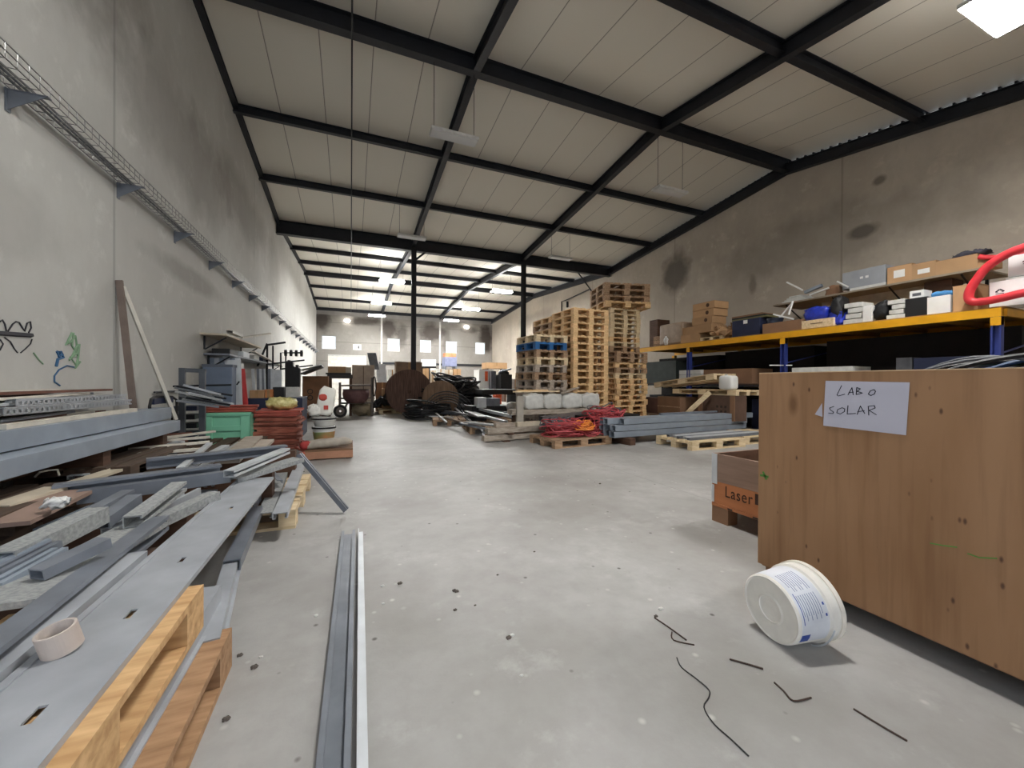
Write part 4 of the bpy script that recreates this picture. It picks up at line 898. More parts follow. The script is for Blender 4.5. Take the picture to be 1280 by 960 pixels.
# sacks on support
t = thing('platform', 'low platform of dark timber under the white sacks', 'platform', (3.92, 7.35, 0))
MB().box(-.95, -.14, .42, 1.02, .14, .52).build('top_beam', timber, t); 
for x in (-.8, 0, .85): MB().box(x-.06, -.13, 0, x+.06, .13, .42).build('leg', dwood, t)
pp = onY(650, 500, 7.16); o = MB().box(-.07, -.03, 0, .07, .03, .8).build('concrete_post', mat('post_concrete', (168, 162, 152), .85, 0, .15, 7)); o.location = (pp.x, 7.17, 0); tag(o, 'short grey post at the left end of the white sacks', 'post')
for k in range(4):
    xa = onY((658, 682, 705, 730)[k], 495, 7.2).x; xb = onY((682, 705, 730, 752)[k], 495, 7.2).x
    t = thing('white_sack', 'full white sack on the dark platform, %s from the left' % ('first', 'second', 'third', 'fourth')[k], 'sack', ((xa+xb)/2, 7.35, .522), group='white sacks')
    MB().sup((0, 0, .155), ((xb-xa)/2*1.02, .13, .155), .4, .03, sq=3).build('sack', dirtyw, t, smooth=True)
    MB().sup((0, 0, .295), ((xb-xa)/2*.6, .09, .035), .8, .02, sq=3).build('sack_top', dirtyw, t, smooth=True)
for k, (x, y, z, l, rz, m) in enumerate([(3.35, 7.33, .87, .62, .05, pwl), (3.75, 7.3, .875, .6, -.12, pwl), (3.5, 7.42, .895, .7, .0, pw), (4.38, 7.35, .9, .62, .5, timber)]):
    o = MB().box(-l/2, -.05, 0, l/2, .05, .025).build('loose_board', m); o.location = (x, y, z); o.rotation_euler = (0, -.18 if k == 3 else 0, rz); tag(o, ('short pale board on the white sacks, leftmost', 'pale board angled on the white sacks, middle', 'light board at the back of the white sacks', 'grey board tilted on the right end of the white sacks')[k], 'board', 'loose boards on the sacks')
# ------------------------------------------------------------------ red cables pallet
random.seed(60)
def tangle(name, label, c, m, n, rx, ry, h, r, rng=(.15, .4), z0=0):
    t = thing(name, label, 'cables', c); mb = MB()
    for k in range(n):
        u, v = random.uniform(-1, 1), random.uniform(-1, 1); rr = random.uniform(*rng)
        loops(mb, (u*max(.02, rx-rr), v*max(.02, ry-rr), z0+h*random.uniform(0, 1)*(1-.4*abs(u))), rr, rr*.8, .01, 1, r, .35, .12, 26, .08)
    mb.build('cables', m, t); return t
tangle('cable_tangle', 'tangle of red cables on the front pallet', (3.62, 6.02, .15), redcab, 50, .62, .4, .22, .010, z0=.02)
tangle('cable_tangle', 'red cables piled up toward the grey profile bundle', (4.4, 6.15, .12), redcab, 44, .5, .35, .52, .010)
tangle('cable_tangle', 'orange coiled cable among the red ones', (3.72, 5.82, .26), orcab, 14, .22, .16, .14, .012, (.08, .18))
tangle('cable_tangle', 'dark grey cables behind the red ones', (4.6, 6.5, .1), greycab, 30, .6, .25, .5, .012)
tangle('cable_tangle', 'dark cable coil lying between the tube and the red cables', (3.45, 6.25, .3), greycab, 14, .35, .2, .12, .012, (.12, .25))
fbox(728, 800, 520, 540, 6.3, .5, black, 'black_crate', 'black crate buried in red cables behind the profile bundle', 'crate', zb=0)
member('long_tube', (3.22, 6.45, .45), (5.3, 6.9, .55), .12, .09, 'T', mat('tube_brown', (104, 96, 94), .6, .1), 'long grey-brown rectangular tube above the red cables', 'tube')
o = MB().box(-.1, -.1, 0, .1, .1, .36).build('support_block', dwood); o.location = (3.5, 6.5, 0); tag(o, 'dark block propping the long tube', 'block')
# ------------------------------------------------------------------ grey profile bundle
GPB = 'grey steel profiles in the bundle on the right'
dirx = Vector((1, .075, 0)).normalized(); st = Vector((4.12, 5.6, 0)); side = Vector((-.075, 1, 0)).normalized()
k = 0
names = ['front', 'middle', 'rear', 'rearmost']
for lay in range(3):
    for j in range((3, 3, 3)[lay]):
        s0 = st+side*(.134*j)+dirx*(random.uniform(0, .08)+(.0 if lay < 2 else .2 if j == 0 else 0)); Lb = 3.6-(.9 if lay == 2 and j == 2 else 0)
        zt_ = .117+.110*(lay+1)
        member('steel_profile', s0+Vector((0, 0, zt_)), s0+dirx*Lb+Vector((0, 0, zt_)), .118, .1, 'T', galvb, 'long grey square profile, %s row, %s one in the bundle' % (('bottom', 'middle', 'top')[lay], names[j]), 'steel profile', GPB)
member('steel_profile', st+side*.3+dirx*1.5+Vector((0, 0, .485)), st+side*.33+dirx*3.3+Vector((0, 0, .485)), .05, .035, 'C', galvd, 'single slim channel lying on top of the profile bundle', 'steel profile', GPB)
for k in range(2):
    o = MB().box(-.06, -.3, 0, .06, .35, .117).build('bearer', dwood); o.location = st+dirx*(.35+2.3*k)+side*.12; o.rotation_euler = (0, 0, .075); tag(o, 'dark wooden bearer under the profile bundle, %s one' % ('left', 'right')[k], 'timber', 'bearers of the profile bundle')
for k in range(7):
    yy = 4.78+.075*k; member('thin_tube', (5.05+.03*(k % 3), yy, .147+.04), (7.2-.1*k, yy+.12, .147+.04), .055, .038, 'T' if k % 2 else 'C', galvw if k % 3 else galvd, 'thin galvanised tube on the pale pallet, %s from the front' % ('first', 'second', 'third', 'fourth', 'fifth', 'sixth', 'seventh')[k], 'tube', 'thin tubes on the pale pallet')
# ------------------------------------------------------------------ brown boxes & pallets right-middle
stack({'d': pwb}, 2, (7.6, 7.0), .8, 1.2, .144, 'the pile beneath the dark brown boxes')
stack({'d': pwb}, 2, (7.6, 8.35), .8, 1.2, .144, 'the pile beneath the maroon panels')
GB2 = 'brown boxes right of the pallet stacks'
def xbox(x0, x1, yt, X, D, zb, m, name, label, cat, group=None, bevel=.004, ztop=None):
    """box whose long face looks towards -X; its ends come from pixel columns on the plane X"""
    a = onX(x0, yt, X); b = onX(x1, yt, X); mid = onX((x0+x1)/2, yt, X); y1, y0 = a.y, b.y; zt_ = mid.z if ztop is None else ztop
    t = thing(name, label, cat, (X+D/2, (y0+y1)/2, zb), group=group); hl = (y1-y0)/2; h = zt_-zb
    if name == 'cardboard_box':
        MB().box(-D/2, -hl, 0, D/2, hl, h-.004).build('body', m, t, bevel=bevel)
        MB().box(-D/2-.003, -hl-.003, h-.004, -.003, hl+.003, h+.002).build('flap', m, t); MB().box(.003, -hl-.003, h-.004, D/2+.003, hl+.003, h+.002).build('flap', m, t)
    else: MB().box(-D/2, -hl, 0, D/2, hl, h).build('body', m, t, bevel=bevel)
    return t, hl, h
brn = mat('maroon_board', (98, 70, 60), .8, 0, .2, 5, obj=.12)
xbox(794, 825, 497, 7.25, .5, .29, brn, 'wooden_panel_box', 'maroon panel box at the foot of the lower pallet stack', 'box', GB2)
t, hl, h = xbox(822, 850, 496, 7.15, .6, .29, cardd, 'wooden_crate', 'brown crate with a folded side beside the leaning plank', 'crate', GB2)
MB().box(-.31, -hl, h*.45, -.303, hl, h*.5).build('lower_batten', pwb, t)
t, hl, h = xbox(874, 919, 494, 7.3, .34, .29, mat('crate_dark', (96, 74, 62), .8, 0, .2, 5), 'wooden_crate', 'dark brown crate with stencilled marks under the flat pallet', 'crate', GB2)
for y in (-hl+.05, hl-.05): MB().box(-.195, y-.05, 0, -.172, y+.05, h).build('corner_batten', cardd, t)
MB().box(-.19, -hl+.1, 0, -.172, hl-.1, .1).build('lower_batten', cardd, t)
for k in range(6): MB().box(-.1725, -.25+.1*(k % 3), .26-.1*(k//3), -.1705, -.20+.1*(k % 3), .31-.1*(k//3)).build('stencil_mark', mat('stencil', (60, 48, 42), .8), t)
zc = .29+h+.004
pallet(pwl, 'pale pallet lying flat on the dark brown crate', (7.66, 6.56, zc), R(90), (1.43, .9, .8))
pallet(pwl, 'pale pallet tilted up on the flat one beside the white canister', (7.62, 7.12, zc+.125+.11), sc=(1.52, .85, .9), rot=(0, R(6.5), R(90)))
t = thing('canister', 'small white plastic canister on the flat pallet', 'canister', (7.36, 5.93, zc+.118)); MB().sup((0, 0, .15), (.12, .16, .15), .35).build('body', white, t, smooth=True); MB().lathe([(.03, 0), (.03, .03)], (0, .05, .298), 12).build('cap', dirtyw, t)
a = onX(850, 522, 6.9); b = onX(887, 490, 7.1); member('leaning_plank', Vector((6.6, a.y*6.6/6.9, .30)), b, .1, .03, 'P', pwl, 'pale plank leaning from the profile bundle onto the flat pallet', 'plank', roll=R(70))
# ================================================================== RACK
XK = 8.3
t = thing('pallet_rack', 'long pallet rack with blue uprights and yellow beams along the right wall', 'pallet rack', (XK, 2.4, 0))
def rk(mb, name, m, bevel=0): return mb.build(name, m, t, bevel=bevel)
zt_ = 2.14; UY = [2.51, 5.43, 7.9, 10.4]
for y in UY:
    for xx in (0, 1.95):
        mb = MB(); mb.sweep([(-.05, .045), (.05, .045), (.05, -.045), (.03, -.045), (.03, .025), (-.03, .025), (-.03, -.045), (-.05, -.045)], (xx+.05, y-2.4, 0), (xx+.05, y-2.4, zt_-.12), up=(1, 0, 0)); rk(mb, 'upright', rackblue)
        rk(MB().box(xx-.006, y-2.4-.05, zt_-.24, xx+.11, y-2.4+.05, zt_-.125), 'beam_connector', yellowm)
    for z in (.3, .9, 1.5): rk(MB().tube([(.09, y-2.4, z), (1.95, y-2.4, z+.35)], .014, 6), 'frame_brace', rackblue)
for i in range(3):
    for xx in (0, 1.96):
        a, b = UY[i]-2.4, UY[i+1]-2.4
        rk(MB().sweep([(-.025, 0), (.025, 0), (.025, -.12), (-.025, -.12)], (xx+.02, a-.05, zt_), (xx+.02, b-.051, zt_)), 'beam', yellowm)
        rk(MB().sweep([(-.02, 0), (.02, 0), (.02, -.05), (-.02, -.05)], (xx+.05, a+.05, 1.05), (xx+.05, b-.05, 1.05)), 'lower_beam', steel)
    rk(MB().box(.05, UY[i]-2.4-.05, zt_-.0, 2.0, UY[i+1]-2.4-.052, zt_+.025), 'deck', deckm); rk(MB().box(.08, UY[i]-2.4+.06, 1.05, 1.98, UY[i+1]-2.4-.06, 1.07), 'lower_deck', dwood)
    for k in range(1, 4): y = UY[i]-2.4+(UY[i+1]-UY[i])*k/4; rk(MB().box(.06, y-.02, zt_-.08, 1.93, y+.02, zt_-.002), 'cross_bar', mat('deck_bar', (150, 112, 44), .6))
rk(MB().sweep([(-.025, 0), (.025, 0), (.025, -.1), (-.025, -.1)], (.1, .06, zt_-.01), (1.95, .06, zt_-.01)), 'side_beam', yellowm)
ZD = zt_+.0255
XI = XK+.12
# deck items
GR = 'cardboard boxes on the rack deck'
xbox(812, 822, 400, XI+.6, .5, ZD, dwood, 'wooden_crate', 'dark slatted crate at the far end of the rack deck', 'crate')
for k in range(3): xbox(817, 838, 391+7*k, XI+.5, .5, ZD+.26-.13*k, pwb, 'wooden_tray', 'brown wooden tray at the far end of the rack, %s of three' % ('top', 'middle', 'bottom')[k], 'tray', 'trays at the far end of the rack', ztop=ZD+.38-.13*k)
xbox(832, 848, 386, XI+.5, .5, ZD+.39, black, 'flat_case', 'flat dark case on the far end trays', 'case', ztop=ZD+.47) if False else None
t, hl, h = xbox(824, 853, 404, XI, .5, ZD, mat('wrapped', (158, 138, 118), .5, 0, .15, 8), 'wrapped_bale', 'plastic wrapped beige bale beside the carton stack on the rack', 'bale', bevel=.06)
o = MB().sup((0, 0, .12), (.05, .06, .13), .8, .03).build('plastic_bag', white, smooth=True); q = onX(830, 424, XK+.02); o.location = (XI-.07+.05, q.y, ZD); tag(o, 'small white plastic bag hanging at the far part of the rack', 'bag')
zl = ZD
for k, (x0, x1, yt, X, ztp) in enumerate([(851, 863, 415, XI, .22), (863, 873, 415, XI, .22), (853, 866, 406, XI+.02, .42), (866, 889, 404, XI+.02, .44), (865, 890, 395, XI+.03, .63), (866, 892, 386, XI+.05, .82), (866, 893, 377, XI+.04, 1.0)]):
    lo = [0, 0, .225, .225, .445, .635, .825][k]
    tt, hl, h = xbox(x0, x1, yt, X, .5, ZD+lo, card, 'cardboard_box', 'cardboard box in the carton stack on the rack, %s' % ('bottom left', 'bottom right', 'second row left', 'second row right', 'third row', 'fourth row', 'topmost')[k], 'cardboard box', GR, ztop=ZD+ztp)
    if k > 3: MB().lathe([(.0, -.252), (.05, -.252), (.05, -.2505)], n=16, M=Matrix.Translation((0, -hl*.3, h*.5))@Matrix.Rotation(R(-90), 4, 'Y')@Matrix.Rotation(R(0), 4, 'X')@Matrix.Translation((0, 0, .5025)) if False else Matrix.Translation((-.2515-.0, -hl*.4, h*.5))@Matrix.Rotation(R(90), 4, 'Y')@Matrix.Translation((0, 0, .2515))).build('hand_hole', dwood, tt)
pallet(pwl, 'small pale pallet on the rack deck under crumpled cardboard', (XI+.3, onX(888, 415, XI).y, ZD), R(90), (.55, .7, .6))
q = onX(900, 408, XI); t = thing('crumpled_cardboard', 'crumpled open cardboard on the small rack pallet', 'cardboard', (XI+.25, q.y, ZD+.19)); MB().sup((0, 0, 0), (.2, .4, .1), .8, .14, sq=4).build('cardboard', card, t); 
for k in range(3): MB().sweep(P_rect(.12, .006), (-.1, -.25+.2*k, .03), (-.12, -.2+.2*k, .2)).build('flap', card, t)
q = onX(908, 395, XI+.5); o = MB().sup((0, 0, .2), (.3, .55, .2), .9, .15, sq=4).build('foil_sheet', foil, smooth=True); o.location = (XI+.9, q.y, ZD); tag(o, 'grey plastic foil heaped behind the cartons on the rack', 'plastic foil')
t, hl, h = xbox(915, 950, 399, XI, .5, ZD, navy, 'tool_crate', 'dark navy crate with a white tag on the rack', 'crate', bevel=.01)
MB().box(-.254, -.05, h-.1, -.2515, .05, h-.02).build('white_tag', white, t)
q = onX(930, 393, XI); zc2 = ZD+h
for k in range(3):
    o = MB().box(-.2, -.5+.05*k, 0, .2, .35, .035).build('folded_cloth', (mat('olive', (104, 100, 66), .8), black, cardd)[k]); o.location = (XI+.25, q.y, zc2+.001+.036*k); tag(o, '%s flat bundle on the navy crate' % ('olive green', 'black', 'brown')[k], 'flat bundle', 'bundles on the navy crate')
t = thing('bucket', 'dark blue bucket right of the navy crate on the rack', 'bucket', (XI+.15, onX(963, 395, XI).y, ZD)); MB().lathe([(.12, 0), (.15, .3), (.16, .3), (.16, .33), (.14, .33), (.11, .02)], n=24).build('body', mat('bucket_navy', (36, 46, 66), .5), t)
for k, (x0, y0, x1, y1) in enumerate([(967, 392, 993, 398), (985, 393, 990, 376), (972, 399, 989, 379)]):
    member('white_tube', onX(x0, y0, XI-.02+.1*k), onX(x1, y1, XI+.05+.1*k), .03, .03, 'P', white, 'thin white tube on the rack below the shelf end, %s' % ('lying', 'upright', 'slanting')[k], 'tube', 'thin white tubes')
t, hl, h = xbox(953, 1002, 402, XI-.05, .45, ZD, cardd, 'cardboard_tray', 'long low brown cardboard tray on the rack', 'cardboard tray'); MB().box(-.2, -hl+.03, h, .2, hl-.03, h+.004).build('tray_inside', dwood, t)
t, hl, h = xbox(1002, 1042, 399, XI-.05, .4, ZD, pwl, 'wooden_box', 'pale wooden box holding the blue bags on the rack', 'wooden box'); MB().box(-.205, -.1, h*.5, -.2005, .12, h*.58).build('hand_slot', dwood, t)
for k, (x0, x1, yt) in enumerate([(1006, 1037, 384), (1038, 1057, 388)]):
    q = onX((x0+x1)/2, yt, XI+.1); zb = ZD+h+.001 if k == 0 else ZD; hh = (q.z-zb)/2; hl2 = (onX(x0, yt, XI+.1).y-onX(x1, yt, XI+.1).y)/2
    o = MB().sup((0, 0, hh), (.15, hl2, hh), .55, .04, sq=4).build('blue_bag', bluem, smooth=True); o.location = (XI+.15, q.y, zb); tag(o, 'bright blue plastic bag, %s' % ('in the pale wooden box', 'right of the pale wooden box')[k], 'bag', 'blue bags')
# small stuff on deck right part
deck = [(1036, 1052, 371, .3, black, 'black_bag', 'black helmet-shaped bag under the upper shelf', 'bag'), (1054, 1078, 379, .4, dirtyw, 'paper_stack', 'stack of white papers right of the blue bag', 'papers'), (1078, 1090, 382, .25, white, 'white_packet', 'small white packet right of the papers', 'packet'),
 (1090, 1107, 377, .3, black, 'black_bag', 'round black bag in the middle of the rack bay', 'bag'), (1108, 1131, 375, .35, dirtyw, 'paper_stack', 'stack of white packs between the black bags', 'papers'), (1131, 1160, 372, .4, black, 'black_case', 'flat black case carrying a small white box', 'case')]
for x0, x1, yt, D, m, nm, lab, cat in deck:
    if nm == 'paper_stack':
        a = onX(x0, yt, XI); b = onX(x1, yt, XI); t = thing(nm, lab, cat, (XI+D/2, (a.y+b.y)/2, ZD)); h = a.z-ZD; n = 4
        for k in range(n): MB().box(-D/2+.01*k, -(a.y-b.y)/2+.02*(k % 2), h*k/n, D/2, (a.y-b.y)/2-.03*(k % 3), h*(k+.85)/n).build('bundle', m, t, bevel=.008)
    elif nm == 'black_bag':
        a = onX(x0, yt, XI); b = onX(x1, yt, XI); hh = (a.z-ZD)/2; o = MB().sup((0, 0, hh), (D/2, (a.y-b.y)/2, hh), .75, .05, sq=4).build(nm, m, smooth=True); o.location = (XI+D/2, (a.y+b.y)/2, ZD); tag(o, lab, cat, 'black bags on the rack')
    else: tt, hl, hcase = xbox(x0, x1, yt, XI, D, ZD, m, nm, lab, cat, bevel=.015)
t, hl, h = xbox(1137, 1155, 363, XI+.03, .25, ZD+hcase+.001, white, 'small_box', 'small white box with barcode on the black case', 'box'); MB().box(-.1265, -hl*.6, h*.25, -.1255, hl*.6, h*.65).build('barcode', greycab, t)
t, hl, h = xbox(1159, 1188, 370, XI, .3, ZD, white, 'white_carton', 'white carton with blue cloth on top on the rack', 'carton')
o = MB().sup((0, 0, .04), (.15, hl*.9, .05), .7, .02, sq=4).build('blue_cloth', mat('sky_blue', (72, 140, 198), .7), smooth=True); o.location = t.location+Vector((0, 0, h-.005)); tag(o, 'folded light blue cloth on the white carton', 'cloth')
xbox(1191, 1222, 356, XI, .35, ZD, card, 'cardboard_box', 'cardboard box framed by the bend of the red hose', 'cardboard box', GR)
# upper shelf
XS = 9.35
a = onX(966, 380, XS); b = onX(1226, 337, XS); zs = a.z-.02
t = thing('wall_shelf', 'long brown shelf board high on the right wall above the rack', 'shelf', (XS, b.y, zs-.04))
MB().box(0, 0, 0, 1.05, a.y-b.y, .035).build('shelf_board', mat('shelf_brown', (140, 128, 112), .7), t)
for k in range(4):
    y = .25+(a.y-b.y-.5)*k/3; MB().box(1.2, y-.02, -.6, 1.24, y+.02, .0).build('bracket', steel, t) if False else MB().box(1.0, y-.02, -.55, 1.04, y+.02, -.001).build('bracket', steel, t); MB().tube([(1.02, y, -.5), (.1, y, -.01)], .015, 6).build('bracket_arm', steel, t)
MB().box(.55, .85, -.5, .57, a.y-b.y-.75, -.002).build('back_board', creamm, t)
t, hl, h = xbox(1155, 1190, 346, XS+.2, .4, ZD, dwood, 'dark_box', 'tall dark box under the near end of the upper shelf', 'box', ztop=zs-.06)
ZS = zs-.004
GS = 'cardboard boxes on the upper shelf'
for k in range(4):
    q = onX(977+3*k, 372, XS+.05); e = onX(1010-3*k, 372, XS+.05); o = MB().box(-.2, -(q.y-e.y)/2, 0, .2, (q.y-e.y)/2, .032).build('white_cover', dirtyw, bevel=.01); o.location = (XS+.25, (q.y+e.y)/2, ZS+.034*k); tag(o, 'white plastic cover in the pile at the far end of the upper shelf, %s' % ('bottom', 'second', 'third', 'top')[k], 'plastic cover', 'white covers')
member('white_tube', onX(984, 352, XS+.1), onX(1004, 362, XS+.1), .03, .03, 'P', white, 'white rod sticking up from the covers on the upper shelf', 'rod')
member('grey_tube', onX(1006, 364, XS+.05), onX(1027, 355, XS+.05), .08, .06, 'T', galvb, 'grey tube lying on the upper shelf beside the covers', 'tube')
member('grey_tube', onX(1012, 368, XS), onX(1036, 359, XS), .03, .03, 'P', white, 'white strip along the grey tube on the upper shelf', 'strip')
q = onX(1043, 357, XS+.2); o = MB().sup((0, 0, .1), (.12, .13, .11), .6, .03).build('brown_pouch', cardd, smooth=True); o.location = (XS+.2, q.y, ZS); tag(o, 'rounded brown pouch left of the grey metal case', 'pouch')
member('white_tube', onX(1047, 351, XS-.01), onX(1061, 358, XS-.01)+Vector((0, 0, .0)), .025, .025, 'P', white, 'short white rod in front of the grey metal case', 'rod')
t, hl, h = xbox(1053, 1107, 336, XS+.05, .4, ZS+.06, mat('case_metal', (158, 162, 168), .5, .2, .08, 4), 'metal_case', 'long grey metal case on the upper shelf', 'metal case', bevel=.006)
for y in (-.06, .03): MB().box(-.203, y-.03, h*.45, -.2005, y+.02, h*.58).build('white_mark', white, t)
xbox(1062, 1107, 350, XS+.03, .4, ZS, dirtyw, 'white_tray', 'thin white tray under the grey metal case', 'tray', ztop=ZS+.055)
for k, (x0, x1, yt, nm) in enumerate([(1109, 1140, 332, 'with a torn white label, right of the metal case'), (1140, 1170, 328, 'middle one, with a small label'), (1170, 1222, 322, 'widest one'), (1222, 1240, 320, 'behind the red hose')]):
    tt, hl, h = xbox(x0, x1, yt, XS+.03, .38, ZS, card, 'cardboard_box', 'cardboard box on the upper shelf, ' + nm, 'cardboard box', GS)
    if k < 2: MB().box(-.1935, -.08, h*.3, -.1915, .08, h*(.75 if k == 0 else .6)).build('shipping_label', white, tt)
    if k == 2: ztc = ZS+h; ycc = tt.location.y
o = MB().sup((0, 0, .04), (.14, .22, .05), .8, .05, sq=4).build('dark_cloth', mat('cloth_dark', (60, 60, 72), .8), smooth=True); o.location = (XS+.2, ycc-.12, ztc+.0); tag(o, 'dark cloth bunched on the widest upper shelf box', 'cloth')
# white boxes with petal mark + red hose
def petal(t, x, y, z, s, m1, m2):
    mb = MB()
    for k in range(8):
        a = R(-12+29*k) if k < 8 else 0; c = Vector((x, y-s*.55*math.cos(a), z+s*.42*math.sin(a)+0))
        mb.lathe([(.001, 0), (s*.28, 0), (s*.28, .0015), (.001, .0015)], n=10, M=Matrix.Translation(c)@Matrix.Rotation(a, 4, 'X')@Matrix.Diagonal((1, 1, .42, 1))@Matrix.Rotation(R(-90), 4, 'Y'), closed=True)
    mb.build('petal_mark', m1, t)
    MB().box(x-.0015, y-s*.7, z-s*.62, x, y+s*.7, z-s*.45).build('caption_line', ink, t)
pm = mat('petal_dark', (96, 66, 70), .7)
q0 = onX(1226, 370, XI-.05)
t = thing('white_box', 'low white box with dark petal emblem inside the hose loop', 'box', (XI+.2, 2.42, ZD)); z1 = onX(1240, 353, XI).z-ZD; MB().box(-.2, -.5, 0, .2, .19, z1).build('body', white, t, bevel=.006); petal(t, -.2005, .09, z1*.6, .055, ink, ink)
t = thing('white_box', 'large white box with petal emblem, stacked above the low one', 'box', (XI+.24, 2.2, ZD+z1+.003)); MB().box(-.2, -.6, 0, .2, .27, .03).build('base', dirtyw, t); MB().box(-.2, -.6, .036, .2, .25, .33).build('body', white, t, bevel=.006); MB().box(-.198, -.6, .03, .198, .245, .036).build('dark_gap', black, t); petal(t, -.2005, .08, .22, .055, pm, pm)
hp = [(1300, 303), (1262, 316), (1235, 333), (1222, 348), (1213, 362), (1211, 372), (1216, 377), (1228, 377), (1250, 373), (1275, 367), (1300, 362)]
def cr(P, n=6):
    P = [Vector(p) for p in P]; out = []
    for i in range(len(P)-1):
        a, b, c, d = P[max(i-1, 0)], P[i], P[i+1], P[min(i+2, len(P)-1)]
        for k in range(n):
            t_ = k/n; out.append(.5*((2*b)+(c-a)*t_+(2*a-5*b+4*c-d)*t_*t_+(3*b-a-3*c+d)*t_**3))
    return out+[P[-1]]
t = thing('red_hose', 'thick red hose bent in a loop at the near end of the rack', 'hose', (0, 0, 0))
hz = [onX(a, b, XK-.0) for a, b in hp]
MB().tube(cr(hz), .055, 14).build('hose', hosered, t, smooth=True)
t = thing('red_hose', 'second red hose running behind the white boxes along the shelf end', 'hose', (0, 0, 0))
MB().tube(cr([onX(a, b, XS+.0) for a, b in [(1224, 321), (1236, 322), (1255, 321), (1285, 315)]]), .04, 12).build('hose', hosered, t, smooth=True)
o = MB().box(0, -.25, 0, .4, .3, .08).build('brown_pad', cardd); o.location = (XI-.0, 2.0, ZD-.12); bpy.data.objects.remove(o)
# shelf level under the deck
Z1 = 1.071
GL = 'long goods on the lower rack level'
xbox(877, 940, 447, XI, .7, Z1, cardd, 'long_carton', 'long brown carton on the lower rack level', 'carton', GL, ztop=1.42)
for k in range(3): xbox(849, 876, 446+6*k, XI-.1, .6, Z1+.24-.12*k, dirtyw, 'white_profile_pack', 'pack of pale profile ends beside the far blue upright, %s of three' % ('top', 'middle', 'bottom')[k], 'pack', 'packs of pale profiles', ztop=Z1+.35-.12*k)
xbox(990, 1065, 438, XI+.05, .6, Z1+.07, dirtyw, 'long_carton', 'long whitish carton just right of the middle blue upright', 'carton', GL, ztop=1.40)
xbox(990, 1100, 456, XI, .6, Z1, creamm, 'long_board', 'flat cream board under the whitish carton', 'board', GL, ztop=Z1+.065)
member('white_strip', onX(962, 456, XK-.05), onX(990, 456, XK+.1), .05, .02, 'P', white, 'white strip jutting out beside the middle blue upright', 'strip')
xbox(1120, 1140, 447, XI+.2, .5, Z1, greycab, 'parts_box', 'small grey box in the shade of the lower rack level', 'box', GL)
xbox(1142, 1225, 446, XI+.1, .8, Z1, navy, 'long_carton', 'dark blue long box in the shade of the near rack bay', 'carton', GL)
xbox(800, 845, 452, XI+.3, .7, Z1, mat('dull_green', (62, 70, 68), .7), 'long_carton', 'dull green-grey box in the far rack bay', 'carton', GL)
for k, (y0, y1) in enumerate([(2.62, 5.3), (5.55, 7.8), (8.0, 10.3)]):  # near-black boxes added as the shade at the back of each bay
    o = MB().box(0, 0, 0, .6, y1-y0, .92-.06*k).build('shade_box', mat('shade_black', (34, 30, 30), .9)); o.location = (XK+1.25, y0, Z1); tag(o, 'dark box added as shade at the back of the %s rack bay' % ('near', 'middle', 'far')[k], 'shade box')
    o = MB().box(0, 0, 0, .6, y1-y0, .95).build('shade_box', mat('shade_black', (34, 30, 30), .9)); o.location = (XK+1.35, y0, 0); tag(o, 'dark box added as shade on the floor at the back of the %s rack bay' % ('near', 'middle', 'far')[k], 'shade box')
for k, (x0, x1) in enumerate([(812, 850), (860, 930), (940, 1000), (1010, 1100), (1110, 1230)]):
    xbox(x0, x1, 474, XI+.5, 1.0, 0, (black, black, navy, black, black)[k], 'storage_crate', '%s crate in the dark under the rack, %s from the far end' % (('black', 'black', 'navy', 'black', 'black')[k], ('first', 'second', 'third', 'fourth', 'fifth')[k]), 'crate', 'crates under the rack', ztop=.7)

